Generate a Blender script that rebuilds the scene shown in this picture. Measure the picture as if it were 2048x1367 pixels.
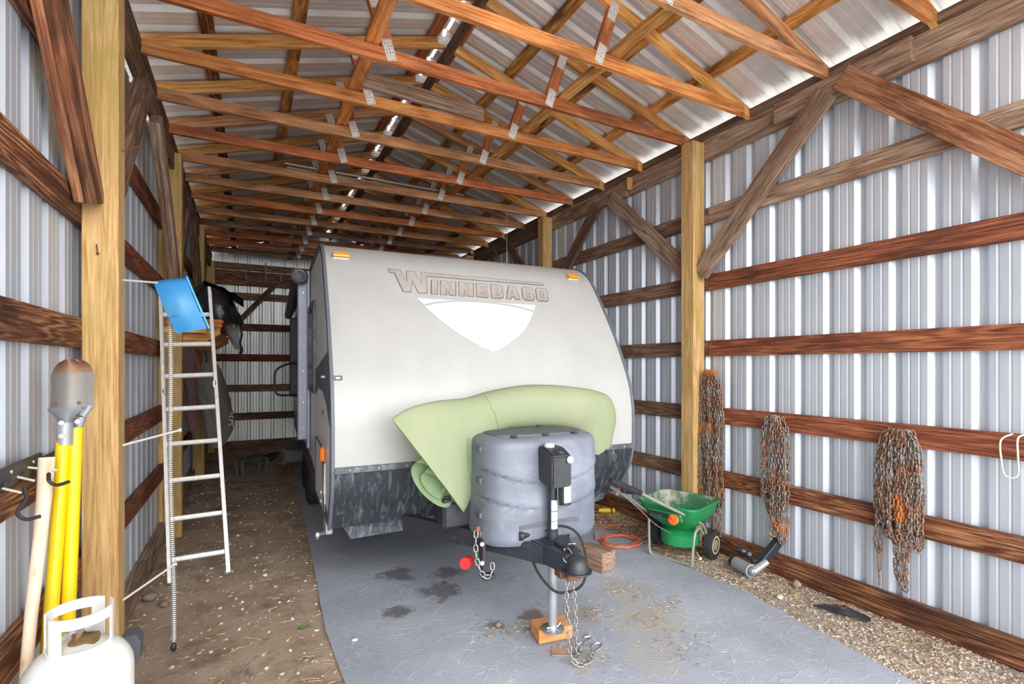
import bpy, bmesh, math, random
from mathutils import Matrix, Vector, noise
R = random.Random(7)
V = Vector
for o in list(bpy.data.objects): bpy.data.objects.remove(o)
SC = bpy.context.scene
COL = SC.collection
# ---------------------------------------------------------------- camera, sky, exposure
cam = bpy.data.cameras.new('camera')
cam.sensor_width = 36; cam.lens = 36*994/2048; cam.shift_y = 47.5/2048
cam.clip_start = .02; cam.clip_end = 200
co = bpy.data.objects.new('camera', cam); COL.objects.link(co)
co.location = (0, 0, 1.6); co.rotation_euler = (math.radians(90), 0, math.radians(-27.9))
SC.camera = co
w = bpy.data.worlds.new('overcast_sky'); SC.world = w; w.use_nodes = True
bg = w.node_tree.nodes['Background']
bg.inputs[0].default_value = (.93, .96, 1, 1); bg.inputs[1].default_value = 2.3
sl = bpy.data.lights.new('hazy_sun', 'SUN'); sl.energy = 3.2; sl.angle = math.radians(65); sl.color = (1, .99, .975)
so = bpy.data.objects.new('hazy_sun', sl); COL.objects.link(so)
so.rotation_euler = (math.radians(90-14), 0, math.radians(-6))
SC.view_settings.view_transform = 'Standard'
SC.view_settings.look = 'None'
SC.view_settings.gamma = 1
SC.view_settings.use_curve_mapping = False
SC.view_settings.exposure = 0.62
SC.cycles.max_bounces = 10; SC.cycles.diffuse_bounces = 8; SC.cycles.glossy_bounces = 5
# ---------------------------------------------------------------- colour and materials
def lin(c): return c/12.92 if c <= .04045 else ((c+.055)/1.055)**2.4
def rgb(r, g, b): return (lin(r/255), lin(g/255), lin(b/255), 1)
class NT:
    def __init__(s, name):
        s.m = bpy.data.materials.new(name); s.m.use_nodes = True
        s.t = s.m.node_tree; s.n = s.t.nodes; s.l = s.t.links
        s.b = s.n['Principled BSDF']
    def node(s, typ, **kw):
        n = s.n.new(typ)
        for k, v in kw.items():
            if isinstance(k, str) and k.startswith('i_'):
                n.inputs[k[2:].replace('_', ' ')].default_value = v
            else: setattr(n, k, v)
        return n
    def link(s, a, b): s.l.new(a, b)
    def coords(s, scale=(1, 1, 1), rand=True):
        tc = s.node('ShaderNodeTexCoord')
        out = tc.outputs['Object']
        if rand:
            oi = s.node('ShaderNodeObjectInfo')
            mu = s.node('ShaderNodeMath', operation='MULTIPLY'); mu.inputs[1].default_value = 37.3
            s.link(oi.outputs['Random'], mu.inputs[0])
            ad = s.node('ShaderNodeVectorMath', operation='ADD')
            s.link(out, ad.inputs[0]); s.link(mu.outputs[0], ad.inputs[1]); out = ad.outputs[0]
        s.raw = out
        return s.scaled(scale)
    def scaled(s, scale):
        mp = s.node('ShaderNodeMapping'); mp.inputs['Scale'].default_value = scale
        s.link(s.raw, mp.inputs[0]); return mp.outputs[0]
    def noise(s, vec, scale, detail=4, rough=.55, dist=0):
        n = s.node('ShaderNodeTexNoise'); n.inputs['Scale'].default_value = scale
        n.inputs['Detail'].default_value = detail; n.inputs['Roughness'].default_value = rough
        n.inputs['Distortion'].default_value = dist
        s.link(vec, n.inputs['Vector']); return n.outputs['Fac']
    def ramp(s, fac, stops):
        r = s.node('ShaderNodeValToRGB'); e = r.color_ramp.elements
        while len(e) < len(stops): e.new(.5)
        for el, (p, c) in zip(e, stops):
            el.position = p; el.color = c if len(c) == 4 else (*c, 1)
        s.link(fac, r.inputs[0]); return r.outputs[0]
    def mix(s, fac, a, b, mode='MIX'):
        m = s.node('ShaderNodeMix', data_type='RGBA', blend_type=mode)
        if isinstance(fac, (int, float)): m.inputs[0].default_value = fac
        else: s.link(fac, m.inputs[0])
        for i, v in ((6, a), (7, b)):
            if isinstance(v, tuple): m.inputs[i].default_value = v
            else: s.link(v, m.inputs[i])
        return m.outputs[2]
    def math(s, op, a, b=0, c=0):
        m = s.node('ShaderNodeMath', operation=op)
        for i, v in enumerate((a, b, c)):
            if isinstance(v, (int, float)): m.inputs[i].default_value = v
            else: s.link(v, m.inputs[i])
        return m.outputs[0]
    def bump(s, h, strength=.3, dist=.01):
        b = s.node('ShaderNodeBump'); b.inputs['Strength'].default_value = strength
        b.inputs['Distance'].default_value = dist
        s.link(h, b.inputs['Height']); s.link(b.outputs[0], s.b.inputs['Normal'])
    def fin(s, col=None, rough=.5, metal=0, spec=None):
        if col is not None:
            if isinstance(col, tuple): s.b.inputs['Base Color'].default_value = col
            else: s.link(col, s.b.inputs['Base Color'])
        if isinstance(rough, (int, float)): s.b.inputs['Roughness'].default_value = rough
        else: s.link(rough, s.b.inputs['Roughness'])
        s.b.inputs['Metallic'].default_value = metal
        if spec is not None: s.b.inputs['Specular IOR Level'].default_value = spec
        return s.m
BW = [(0, (0, 0, 0)), (1, (1, 1, 1))]
def wood(name, light, mid, dark, stain=None, stain_amt=.5, rings=16, rough=.75, bumps=.35):
    k = NT(name)
    v = k.coords((.5, 9, 9))
    n1 = k.noise(v, 1.3, 2, .5, .5)
    ring = k.math('SINE', k.math('MULTIPLY', n1, rings*3.1))
    ring = k.math('MULTIPLY_ADD', ring, .5, .5)
    fib = k.noise(k.scaled((3.2, 70, 70)), 1.6, 4, .7)
    g = k.math('ADD', k.math('MULTIPLY', ring, .34), k.math('MULTIPLY_ADD', fib, 1.5, -.42))
    col = k.ramp(g, [(.15, light), (.55, mid), (.95, dark)])
    big = k.noise(k.scaled((.8, 3, 3)), 2.2, 4, .6, .5)
    if stain is not None:
        f = k.ramp(big, [(.46, (0, 0, 0)), (.66, (stain_amt,)*3)])
        col = k.mix(f, col, stain)
    # a knot here and there
    vo = k.node('ShaderNodeTexVoronoi'); vo.inputs['Scale'].default_value = 1.0
    k.link(k.scaled((1.6, 4.2, 4.2)), vo.inputs['Vector'])
    kn = k.ramp(vo.outputs['Distance'], [(.03, (.75,)*3), (.075, (0, 0, 0))])
    col = k.mix(kn, col, dark)
    oi = k.node('ShaderNodeObjectInfo')
    hv = k.node('ShaderNodeHueSaturation')
    k.link(k.math('MULTIPLY_ADD', oi.outputs['Random'], .35, .82), hv.inputs['Value'])
    k.link(col, hv.inputs['Color'])
    k.bump(g, bumps, .004)
    return k.fin(hv.outputs[0], rough, 0, .3)
M = {}
M['fir'] = wood('fir_orange', rgb(232, 166, 102), rgb(214, 136, 74), rgb(150, 82, 40), rgb(98, 52, 30), .55, 12)
M['firlt'] = wood('fir_honey', rgb(236, 186, 120), rgb(220, 156, 86), rgb(160, 98, 46), rgb(112, 62, 30), .5, 14)
M['firtan'] = wood('fir_tan', rgb(212, 164, 122), rgb(190, 134, 92), rgb(126, 80, 52), rgb(80, 50, 34), .6, 12)
M['firred'] = wood('fir_red_brown', rgb(204, 130, 84), rgb(184, 108, 64), rgb(122, 64, 36), rgb(80, 40, 26), .6, 10)
M['burnt'] = wood('burnt_brown_timber', rgb(186, 134, 94), rgb(108, 62, 40), rgb(50, 28, 20), rgb(48, 28, 20), .75, 26, .65, .6)
M['redgirt'] = wood('red_brown_timber', rgb(170, 108, 74), rgb(124, 68, 45), rgb(66, 36, 25), rgb(50, 28, 22), .6, 20, .7, .5)
M['grey'] = wood('grey_weathered_timber', rgb(188, 164, 142), rgb(152, 126, 106), rgb(86, 64, 50), rgb(110, 66, 44), .7, 18, .85, .5)
M['dkgrey'] = wood('dark_weathered_timber', rgb(150, 124, 104), rgb(116, 88, 70), rgb(68, 48, 38), rgb(82, 48, 34), .7, 18, .85, .5)
M['rust'] = wood('rough_rusty_timber', rgb(190, 140, 104), rgb(140, 86, 60), rgb(74, 44, 32), rgb(52, 32, 24), .8, 7, .9, .8)
M['post'] = wood('treated_tan_post', rgb(210, 176, 124), rgb(188, 150, 98), rgb(150, 112, 66), rgb(164, 140, 78), .7, 16, .8, .45)
M['ply'] = wood('plywood_orange', rgb(206, 140, 76), rgb(180, 108, 50), rgb(130, 70, 30), None, .5, 8)
M['block'] = wood('fresh_orange_block', rgb(220, 158, 108), rgb(204, 136, 84), rgb(166, 102, 60), None, .5, 10, .8)

def plain(name, c, rough=.5, metal=0, var=.12, scale=12, bumps=0, spec=None, dirt=None, dirt_lo=.5, dirt_hi=.7, rand=True):
    k = NT(name); v = k.coords(rand=rand)
    n = k.noise(v, scale, 5, .6)
    a = tuple(max(0, x*(1-var)) for x in c[:3])+(1,); b = tuple(min(1, x*(1+var)) for x in c[:3])+(1,)
    col = k.ramp(n, [(.3, a), (.7, b)])
    if dirt:
        d = k.ramp(k.noise(k.scaled((1.7, 1.7, 1.7)), scale*.4, 6, .7), [(dirt_lo, (0, 0, 0)), (dirt_hi, (1, 1, 1))])
        col = k.mix(d, col, dirt)
    if bumps: k.bump(k.noise(v, scale*6, 4), bumps, .004)
    return k.fin(col, rough, metal, spec)
def siding_mat(name, ca, cb):
    k = NT(name); v = k.coords((1, 1, .12), rand=False)
    n = k.noise(v, 9, 5, .65); n2 = k.noise(k.scaled((.7, .7, .5)), 2.2, 3)
    col = k.ramp(n, [(.3, rgb(*ca)), (.7, rgb(*cb))])
    sp = k.ramp(k.noise(k.scaled((1, 1, 1)), 60, 2, .9), [(.70, (0, 0, 0)), (.76, (.25,)*3)])
    col = k.mix(sp, col, rgb(110, 100, 96))
    k.bump(n2, .08, .02)
    rr = k.ramp(n, [(.3, (.36,)*3), (.7, (.48,)*3)])
    k.link(rr, k.b.inputs['Roughness'])
    k.b.inputs['Metallic'].default_value = .38
    k.link(col, k.b.inputs['Base Color']); return k.m
M['siding'] = siding_mat('galvanised_siding', (192, 199, 210), (208, 214, 223))
M['backing'] = siding_mat('back_siding_lightened', (228, 230, 228), (244, 246, 244))  # back sheets coloured lighter to stand in for light lost with depth
M['roofing'] = siding_mat('galvanised_roofing', (222, 220, 220), (238, 236, 236))
M['burnthoney'] = wood('scorched_honey_fir', rgb(228, 174, 104), rgb(206, 140, 72), rgb(120, 66, 28), rgb(70, 36, 22), .85, 20)
M['plate'] = None
def plate_mat():
    k = NT('galvanised_nail_plate'); k.coords(rand=False)
    vo = k.node('ShaderNodeTexVoronoi'); vo.inputs['Scale'].default_value = 48; vo.inputs['Randomness'].default_value = .15
    k.link(k.raw, vo.inputs['Vector'])
    d = k.ramp(vo.outputs['Distance'], [(.16, (1, 1, 1)), (.26, (0, 0, 0))])
    col = k.mix(d, rgb(214, 210, 204), rgb(58, 50, 46))
    return k.fin(col, .45, .1)
M['plate'] = plate_mat()
def ground_mat():
    k = NT('dirt_and_gravel'); v = k.coords(rand=False)
    n = k.noise(v, 3, 6, .65); f = k.noise(v, 55, 5, .75)
    dirt = k.ramp(n, [(.3, rgb(156, 132, 112)), (.5, rgb(188, 166, 144)), (.72, rgb(204, 186, 166))])
    grav = k.ramp(f, [(.3, rgb(120, 102, 88)), (.5, rgb(178, 164, 150)), (.7, rgb(220, 210, 198))])
    dk = k.ramp(k.noise(v, 2.1, 5, .7), [(.55, (0, 0, 0)), (.68, (.7,)*3)])
    dirt = k.mix(dk, dirt, rgb(126, 100, 80))
    dirt = k.mix(k.math('MULTIPLY', k.ramp(f, [(.55, (0, 0, 0)), (.7, (1, 1, 1))]), .6), dirt, rgb(206, 188, 168))
    sx = k.node('ShaderNodeSeparateXYZ'); k.link(k.raw, sx.inputs[0])
    m = k.ramp(k.math('ADD', sx.outputs[0], k.math('MULTIPLY', n, .8)), [(0, (0, 0, 0)), (1, (1, 1, 1))])
    mm = k.math('GREATER_THAN', sx.outputs[0], 2.4)
    col = k.mix(mm, dirt, grav)
    hay = k.math('MULTIPLY', k.math('GREATER_THAN', sx.outputs[1], 3.3), mm)
    col = k.mix(k.math('MULTIPLY', hay, .7), col, rgb(138, 110, 84))
    k.bump(f, .9, .02)
    return k.fin(col, .95, 0, .2)
M['ground'] = ground_mat()
M['bounce_ground'] = plain('pale_bounce_ground', rgb(206, 202, 194), .9, 0, .05, 2, rand=False)  # unseen outside ground, made pale to bounce light up to the ceiling
def mat_mat():
    k = NT('grey_tarp_mat'); v = k.coords(rand=False)
    base = k.ramp(k.noise(v, 1.4, 5, .6), [(.3, rgb(146, 151, 162)), (.7, rgb(172, 177, 186))])
    w1 = k.node('ShaderNodeTexVoronoi', feature='DISTANCE_TO_EDGE'); w1.inputs['Scale'].default_value = 3.2
    dn = k.node('ShaderNodeTexNoise'); dn.inputs['Scale'].default_value = 5; dn.inputs['Detail'].default_value = 6
    k.link(v, dn.inputs['Vector'])
    ad = k.node('ShaderNodeVectorMath', operation='MULTIPLY_ADD')
    k.link(dn.outputs['Color'], ad.inputs[0]); ad.inputs[1].default_value = (.16, .16, .16); k.link(v, ad.inputs[2])
    mp = k.node('ShaderNodeMapping'); mp.inputs['Scale'].default_value = (1.1, 2.6, 1); mp.inputs['Rotation'].default_value = (0, 0, .5)
    k.link(ad.outputs[0], mp.inputs[0]); k.link(mp.outputs[0], w1.inputs['Vector'])
    lines = k.ramp(w1.outputs['Distance'], [(.0, (1, 1, 1)), (.022, (0, 0, 0))])
    msk = k.ramp(k.noise(v, 2.3, 3), [(.42, (0, 0, 0)), (.6, (1, 1, 1))])
    l2 = k.math('MULTIPLY', lines, k.math('MULTIPLY', msk, .45))
    col = k.mix(l2, base, rgb(210, 212, 214))
    w2 = k.node('ShaderNodeTexVoronoi', feature='DISTANCE_TO_EDGE'); w2.inputs['Scale'].default_value = 7.5
    mp2 = k.node('ShaderNodeMapping'); mp2.inputs['Scale'].default_value = (2.4, .8, 1); mp2.inputs['Rotation'].default_value = (0, 0, -.25)
    k.link(ad.outputs[0], mp2.inputs[0]); k.link(mp2.outputs[0], w2.inputs['Vector'])
    li2 = k.ramp(w2.outputs['Distance'], [(.0, (1, 1, 1)), (.03, (0, 0, 0))])
    ms2 = k.ramp(k.noise(v, 3.1, 4, .6), [(.40, (0, 0, 0)), (.62, (.5,)*3)])
    col = k.mix(k.math('MULTIPLY', li2, ms2), col, rgb(216, 218, 220))
    lines = k.math('ADD', lines, k.math('MULTIPLY', li2, .6))
    fine = k.noise(v, 42, 5, .8)
    fm = k.ramp(fine, [(.58, (0, 0, 0)), (.74, (.38,)*3)])
    col = k.mix(fm, col, rgb(200, 200, 200))
    sx = k.node('ShaderNodeSeparateXYZ'); k.link(k.raw, sx.inputs[0])
    # dried mud on the right hand part, in front of the timber
    def spot(x, y, r):
        d = k.node('ShaderNodeVectorMath', operation='DISTANCE')
        k.link(k.raw, d.inputs[0]); d.inputs[1].default_value = (x, y, 0)
        a = k.math('ADD', d.outputs['Value'], k.math('MULTIPLY', k.math('SUBTRACT', k.noise(v, 9, 6, .75), .5), r*3.2))
        return k.ramp(a, [(max(0, r*.55), (1, 1, 1)), (r, (0, 0, 0))])
    for x, y, r, c, am in ((2.2, 2.35, .26, (170, 164, 152), .8), (2.35, 2.75, .22, (166, 160, 148), .7), (1.95, 2.05, .2, (168, 164, 156), .6), (1.9, 2.6, .12, (150, 142, 130), .8), (1.6, 2.75, .1, (120, 98, 84), .8),
                           (1.2, 3.35, .16, (76, 54, 54), .6), (1.0, 3.75, .15, (72, 52, 54), .6), (.85, 3.2, .1, (72, 66, 62), .7), (1.35, 3.6, .14, (76, 54, 54), .6), (1.35, 2.75, .07, (110, 92, 80), .7), (1.62, 2.2, .14, (150, 140, 126), .5)):
        col = k.mix(k.math('MULTIPLY', spot(x, y, r), am), col, rgb(*c))
    k.bump(k.math('ADD', k.math('MULTIPLY', lines, .5), k.math('ADD', k.math('MULTIPLY', fine, .5), k.noise(v, 6, 4))), .32, .012)
    return k.fin(col, .55, 0, .4)
M['mat'] = mat_mat()
def skirt_mat():
    k = NT('dirty_diamond_plate'); v = k.coords(rand=False)
    ch = k.node('ShaderNodeTexVoronoi'); ch.inputs['Scale'].default_value = 42; ch.inputs['Randomness'].default_value = .25
    k.link(k.scaled((1, 1, .6)), ch.inputs['Vector'])
    base = k.ramp(k.noise(v, 4, 4), [(.3, rgb(62, 66, 74)), (.7, rgb(88, 92, 100))])
    st = k.noise(k.scaled((14, 1, 3.2)), 2.2, 6, .7, .8)
    s2 = k.ramp(st, [(.5, (0, 0, 0)), (.68, (.75,)*3)])
    col = k.mix(s2, base, rgb(168, 172, 178))
    k.bump(ch.outputs['Distance'], .45, .006)
    return k.fin(col, .5, .1)
M['skirt'] = skirt_mat()
def streak_mat(name, c, c2, rough, metal=0, amt=.6):
    k = NT(name); v = k.coords(rand=False)
    a = k.ramp(k.noise(k.scaled((2.2, 2.2, .7)), 1.6, 5, .65), [(.35, c), (.7, c2)])
    return k.fin(a, rough, metal, .4)
M['body'] = streak_mat('cream_fibreglass', rgb(170, 170, 168), rgb(162, 162, 159), .38)
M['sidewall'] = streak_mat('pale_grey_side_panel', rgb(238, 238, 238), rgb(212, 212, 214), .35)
M['moulding'] = plain('slate_rubber_moulding', rgb(92, 96, 106), .5, 0, .12, 30)
M['armgrey'] = plain('blue_grey_aluminium', rgb(150, 155, 170), .4, .2, .1, 20)
M['dktrim'] = plain('dark_slate_trim', rgb(74, 77, 86), .45, .1, .12, 20, dirt=rgb(120, 122, 128))
M['decal'] = plain('white_decal', rgb(194, 196, 201), .35, 0, .01, 5)
M['decalgrey'] = plain('grey_decal_line', rgb(212, 212, 208), .4, 0, .01, 5)
M['letter'] = streak_mat('stained_letter', rgb(170, 165, 160), rgb(148, 137, 130), .45)
M['lettered'] = plain('letter_outline_dark', rgb(46, 42, 40), .5, 0, .1)
M['amber'] = plain('amber_lens', rgb(204, 140, 20), .2, 0, .15, 60)
M['orangelens'] = plain('orange_lens', rgb(236, 130, 30), .25, 0, .1, 60)
M['black'] = plain('black_plastic', rgb(44, 45, 50), .45, 0, .25, 20, dirt=rgb(92, 92, 96), dirt_lo=.6, dirt_hi=.8)
M['blackmetal'] = plain('black_painted_steel', rgb(52, 55, 64), .42, .2, .2, 12, dirt=rgb(110, 98, 90), dirt_lo=.62, dirt_hi=.82)
M['rubber'] = plain('black_rubber', rgb(40, 40, 42), .75, 0, .3, 20, dirt=rgb(120, 110, 98), dirt_lo=.6, dirt_hi=.85)
M['cover'] = plain('blue_grey_plastic_cover', rgb(106, 111, 123), .5, 0, .2, 3.5, dirt=rgb(150, 155, 166), dirt_lo=.5, dirt_hi=.85, rand=False)
M['coverdark'] = plain('dark_cover_lid', rgb(84, 87, 95), .6, 0, .15, 8)
M['white'] = plain('white_sticker', rgb(232, 231, 226), .5, 0, .04, 30)
M['cap'] = plain('clear_cap', rgb(206, 204, 194), .25, 0, .1, 60)
M['glass'] = plain('dark_tinted_glass', rgb(52, 54, 60), .12, .1, .05)
M['zinc'] = plain('zinc_steel', rgb(190, 194, 196), .32, .75, .12, 10, dirt=rgb(150, 140, 128), dirt_lo=.62, dirt_hi=.8)
M['alu'] = plain('aluminium', rgb(238, 236, 232), .42, .1, .1, 20, dirt=rgb(150, 146, 140), dirt_lo=.6, dirt_hi=.8)
M['foam'] = streak_mat('green_foam', rgb(178, 190, 152), rgb(190, 196, 162), .8)
M['foamdk'] = plain('green_foam_edge', rgb(150, 174, 132), .85, 0, .06)
M['crease'] = plain('dirty_crease', rgb(150, 146, 112), .9)
M['chain'] = plain('zinc_chain_steel', rgb(164, 162, 156), .38, .6, .15, 30)
M['rust2'] = plain('rusty_chain_steel', rgb(156, 124, 104), .6, .3, .3, 60, dirt=rgb(120, 80, 56), dirt_lo=.45, dirt_hi=.6)
M['rust3'] = plain('orange_rust', rgb(190, 116, 66), .75, .1, .25, 60)
M['rust1'] = plain('pitted_grey_steel', rgb(150, 142, 134), .42, .6, .25, 60, dirt=rgb(132, 84, 60), dirt_lo=.52, dirt_hi=.62)
M['red'] = plain('red_plastic', rgb(196, 40, 44), .5, 0, .1)
M['green'] = plain('green_plastic', rgb(28, 134, 74), .42, 0, .12, 8)
M['greeninner'] = plain('dusty_green_hopper', rgb(58, 118, 80), .7, 0, .2, 8, dirt=rgb(176, 170, 158), dirt_lo=.48, dirt_hi=.62)
M['taupe'] = plain('taupe_steel_tube', rgb(146, 146, 136), .45, .2, .1, 30)
M['orange'] = plain('orange_plastic', rgb(240, 104, 36), .4, 0, .08)
M['cord'] = plain('orange_cord', rgb(214, 108, 72), .5, 0, .1, 50)
M['yellow'] = plain('yellow_paint', rgb(244, 206, 20), .28, 0, .05, 20, dirt=rgb(250, 240, 190), dirt_lo=.70, dirt_hi=.74)
M['plugyel'] = plain('yellow_plug', rgb(232, 190, 30), .45)
M['straw'] = plain('dry_straw', rgb(206, 176, 132), .9, 0, .2, 90)
M['strawdk'] = plain('dry_leaf_litter', rgb(128, 98, 70), .95, 0, .3, 90)
M['leaf'] = plain('green_weed_leaf', rgb(112, 160, 60), .7, 0, .2, 40)
M['stoneA'] = plain('pale_stone', rgb(206, 194, 178), .9, 0, .2, 30)
M['stoneB'] = plain('pinkish_stone', rgb(176, 150, 130), .9, 0, .2, 30)
M['stoneC'] = plain('grey_brown_stone', rgb(128, 112, 98), .9, 0, .25, 30)
M['tank'] = plain('white_tank_enamel', rgb(232, 232, 228), .32, 0, .03, 6, dirt=rgb(200, 192, 180), dirt_lo=.66, dirt_hi=.8)
M['brass'] = plain('dull_brass', rgb(150, 122, 84), .4, .7, .2, 40)
def handle_mat():
    k = NT('pale_worn_wood_handle'); v = k.coords((9, 9, .9), rand=False)
    col = k.ramp(k.noise(v, 3, 4, .6), [(.3, rgb(226, 196, 166)), (.6, rgb(240, 220, 196))])
    st = k.ramp(k.noise(k.scaled((6, 6, 1.6)), 2.4, 3, .6), [(.58, (0, 0, 0)), (.66, (.7,)*3)])
    return k.fin(k.mix(st, col, rgb(196, 146, 104)), .6)
M['handle'] = handle_mat()
M['blade'] = None
def blade_mat():
    k = NT('worn_steel_blade'); v = k.coords(rand=False)
    sx = k.node('ShaderNodeSeparateXYZ'); k.link(k.raw, sx.inputs[0])
    a = k.math('ADD', sx.outputs[2], k.math('MULTIPLY', k.math('SUBTRACT', k.noise(v, 26, 5, .7), .5), .10))
    col = k.ramp(k.math('MULTIPLY_ADD', a, 4, .5), [(.0, rgb(178, 176, 172)), (.62, rgb(172, 166, 158)), (.72, rgb(178, 134, 104)), (.86, rgb(156, 110, 92)), (.97, rgb(214, 206, 200))])
    return k.fin(col, .5, .4)
M['blade'] = blade_mat()
M['castgrey'] = plain('grey_cast_metal', rgb(162, 164, 170), .45, .35, .06)
M['blue'] = None
def blue_mat():
    k = NT('sky_blue_plastic'); v = k.coords(rand=False)
    col = k.ramp(k.noise(v, 5, 3), [(.3, rgb(66, 176, 246)), (.7, rgb(112, 202, 252))])
    sc = k.ramp(k.noise(k.scaled((1, 1, 4)), 14, 5, .7), [(.62, (0, 0, 0)), (.70, (.6,)*3)])
    return k.fin(k.mix(sc, col, rgb(190, 222, 240)), .28)
M['blue'] = blue_mat()
M['bag'] = plain('black_bin_liner', rgb(34, 34, 38), .3, 0, .3, 8, bumps=.6)
M['clothgrey'] = plain('grey_canvas', rgb(142, 136, 128), .9, 0, .12, 6, dirt=rgb(164, 142, 132), dirt_lo=.56, dirt_hi=.7)
M['clothpale'] = plain('pale_grey_cloth', rgb(168, 168, 168), .85, 0, .06)
M['maroon'] = plain('maroon_strap', rgb(134, 56, 56), .8, 0, .25, 30)
M['mauve'] = plain('mauve_cloth', rgb(120, 92, 96), .9, 0, .15, 12)
M['rope'] = plain('white_rope', rgb(226, 222, 208), .85, 0, .08, 60)
M['spring'] = plain('dull_spring_steel', rgb(206, 204, 198), .4, .4, .15, 60)
M['ripe'] = plain('ripped_paper', rgb(206, 192, 164), .9)
M['darkwood'] = plain('dark_pad_plastic', rgb(84, 92, 86), .6)
M['conduit'] = plain('grey_conduit', rgb(178, 172, 160), .4, .5, .12, 20)
M['nail'] = plain('rusty_nail', rgb(128, 84, 66), .6, .4, .2, 60)
M['rodwhite'] = plain('white_rod', rgb(220, 218, 212), .4, .2, .06)
# ---------------------------------------------------------------- object helpers
WM = {}
def reg(o, Mx): WM[o.name] = Mx.copy()
I4 = Matrix.Identity(4)
def thing(name, label, cat, loc=(0, 0, 0), rz=0, group=None, kind=None):
    o = bpy.data.objects.new(name, None); COL.objects.link(o); o.empty_display_size = .1
    Mx = Matrix.Translation(V(loc)) @ Matrix.Rotation(rz, 4, 'Z')
    o.matrix_world = Mx; o.location = Mx.translation; o.rotation_euler = (0, 0, rz)
    reg(o, Mx); tag(o, label, cat, group, kind); return o
def tag(o, label=None, cat=None, group=None, kind=None):
    if label: o['label'] = label
    if cat: o['category'] = cat
    if group: o['group'] = group
    if kind: o['kind'] = kind
    return o
def link(name, me, parent, Mx):
    o = bpy.data.objects.new(name, me); COL.objects.link(o)
    if parent is not None:
        o.parent = parent; o.matrix_parent_inverse = I4
        o.matrix_basis = WM[parent.name].inverted() @ Mx
    else: o.matrix_basis = Mx
    reg(o, Mx); return o
def finish(bm, name, mats, smooth):
    bmesh.ops.recalc_face_normals(bm, faces=bm.faces)
    me = bpy.data.meshes.new(name); bm.to_mesh(me); bm.free()
    for m in (mats if isinstance(mats, (list, tuple)) else [mats]): me.materials.append(m)
    if smooth:
        me.shade_smooth()
        me.set_sharp_from_angle(angle=math.radians(smooth if smooth is not True else 35))
    return me
def obj(name, bm, mats, parent=None, A=I4, smooth=True, base=False, keep=False):
    """mesh authored in frame A; origin moved to the middle (or to the base)"""
    co_ = [v.co for v in bm.verts]
    lo = V((min(c.x for c in co_), min(c.y for c in co_), min(c.z for c in co_)))
    hi = V((max(c.x for c in co_), max(c.y for c in co_), max(c.z for c in co_)))
    b = V((0, 0, 0)) if keep else (lo+hi)/2
    if keep: pass
    elif base or parent is None: b.z = lo.z
    bmesh.ops.translate(bm, verts=bm.verts, vec=-b)
    me = finish(bm, name, mats, smooth)
    return link(name, me, parent, A @ Matrix.Translation(b))
def new(): return bmesh.new()
def add_box(bm, c, s, rot=None, bevel=0, mi=0):
    g = bmesh.ops.create_cube(bm, size=1); vs = g['verts']
    fs = list({f for v in vs for f in v.link_faces})
    for v in vs:
        p = V((v.co.x*s[0], v.co.y*s[1], v.co.z*s[2]))
        if rot is not None: p = rot @ p
        v.co = p+V(c)
    if bevel:
        es = list({e for v in vs for e in v.link_edges})
        r = bmesh.ops.bevel(bm, geom=es, offset=bevel, segments=1, affect='EDGES')
        for f in r['faces']: f.material_index = mi
    for f in fs:
        if f.is_valid: f.material_index = mi
def frame(d, up=V((0, 0, 1))):
    x = V(d).normalized(); up = V(up)
    if abs(x.dot(up)) > .98: up = V((0, 1, 0)) if abs(x.y) < .9 else V((1, 0, 0))
    y = up.cross(x).normalized(); z = x.cross(y)
    return Matrix((x, y, z)).transposed()
def add_tube(bm, pts, r, seg=8, closed=False, cap=True, mi=0):
    pts = [V(p) for p in pts]; n = len(pts); rr = r if isinstance(r, (list, tuple)) else [r]*n
    rings = []; prev = None
    for i, p in enumerate(pts):
        if closed: d = pts[(i+1) % n]-pts[i-1]
        else: d = pts[min(i+1, n-1)]-pts[max(i-1, 0)]
        d.normalize()
        if prev is None:
            F = frame(d); a = F.col[1].copy()
        else:
            a = prev-d*prev.dot(d)
            a = a.normalized() if a.length > 1e-6 else frame(d).col[1].copy()
        prev = a; b = d.cross(a)
        rings.append([bm.verts.new(p+(a*math.cos(t)+b*math.sin(t))*rr[i]) for t in [2*math.pi*k/seg for k in range(seg)]])
    for i in range(n if closed else n-1):
        A, B = rings[i], rings[(i+1) % n]
        off = 0
        if closed and i == n-1:
            off = min(range(seg), key=lambda o: (A[0].co-B[o].co).length)
        for k in range(seg):
            f = bm.faces.new((A[k], A[(k+1) % seg], B[(k+1+off) % seg], B[(k+off) % seg])); f.material_index = mi
    if cap and not closed:
        for q in (rings[0][::-1], rings[-1]):
            f = bm.faces.new(q); f.material_index = mi
def add_lathe(bm, prof, c=(0, 0, 0), axis=(0, 0, 1), seg=24, mi=0, cap=True):
    F = frame(axis); ax = F.col[0]; a = F.col[1]; b = F.col[2]; rings = []
    for r, h in prof:
        rings.append([bm.verts.new(V(c)+ax*h+(a*math.cos(t)+b*math.sin(t))*max(r, 1e-4)) for t in [2*math.pi*k/seg for k in range(seg)]])
    for A, B in zip(rings, rings[1:]):
        for k in range(seg):
            f = bm.faces.new((A[k], A[(k+1) % seg], B[(k+1) % seg], B[k])); f.material_index = mi
    if cap:
        for q in (rings[0][::-1], rings[-1]):
            f = bm.faces.new(q); f.material_index = mi
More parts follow.
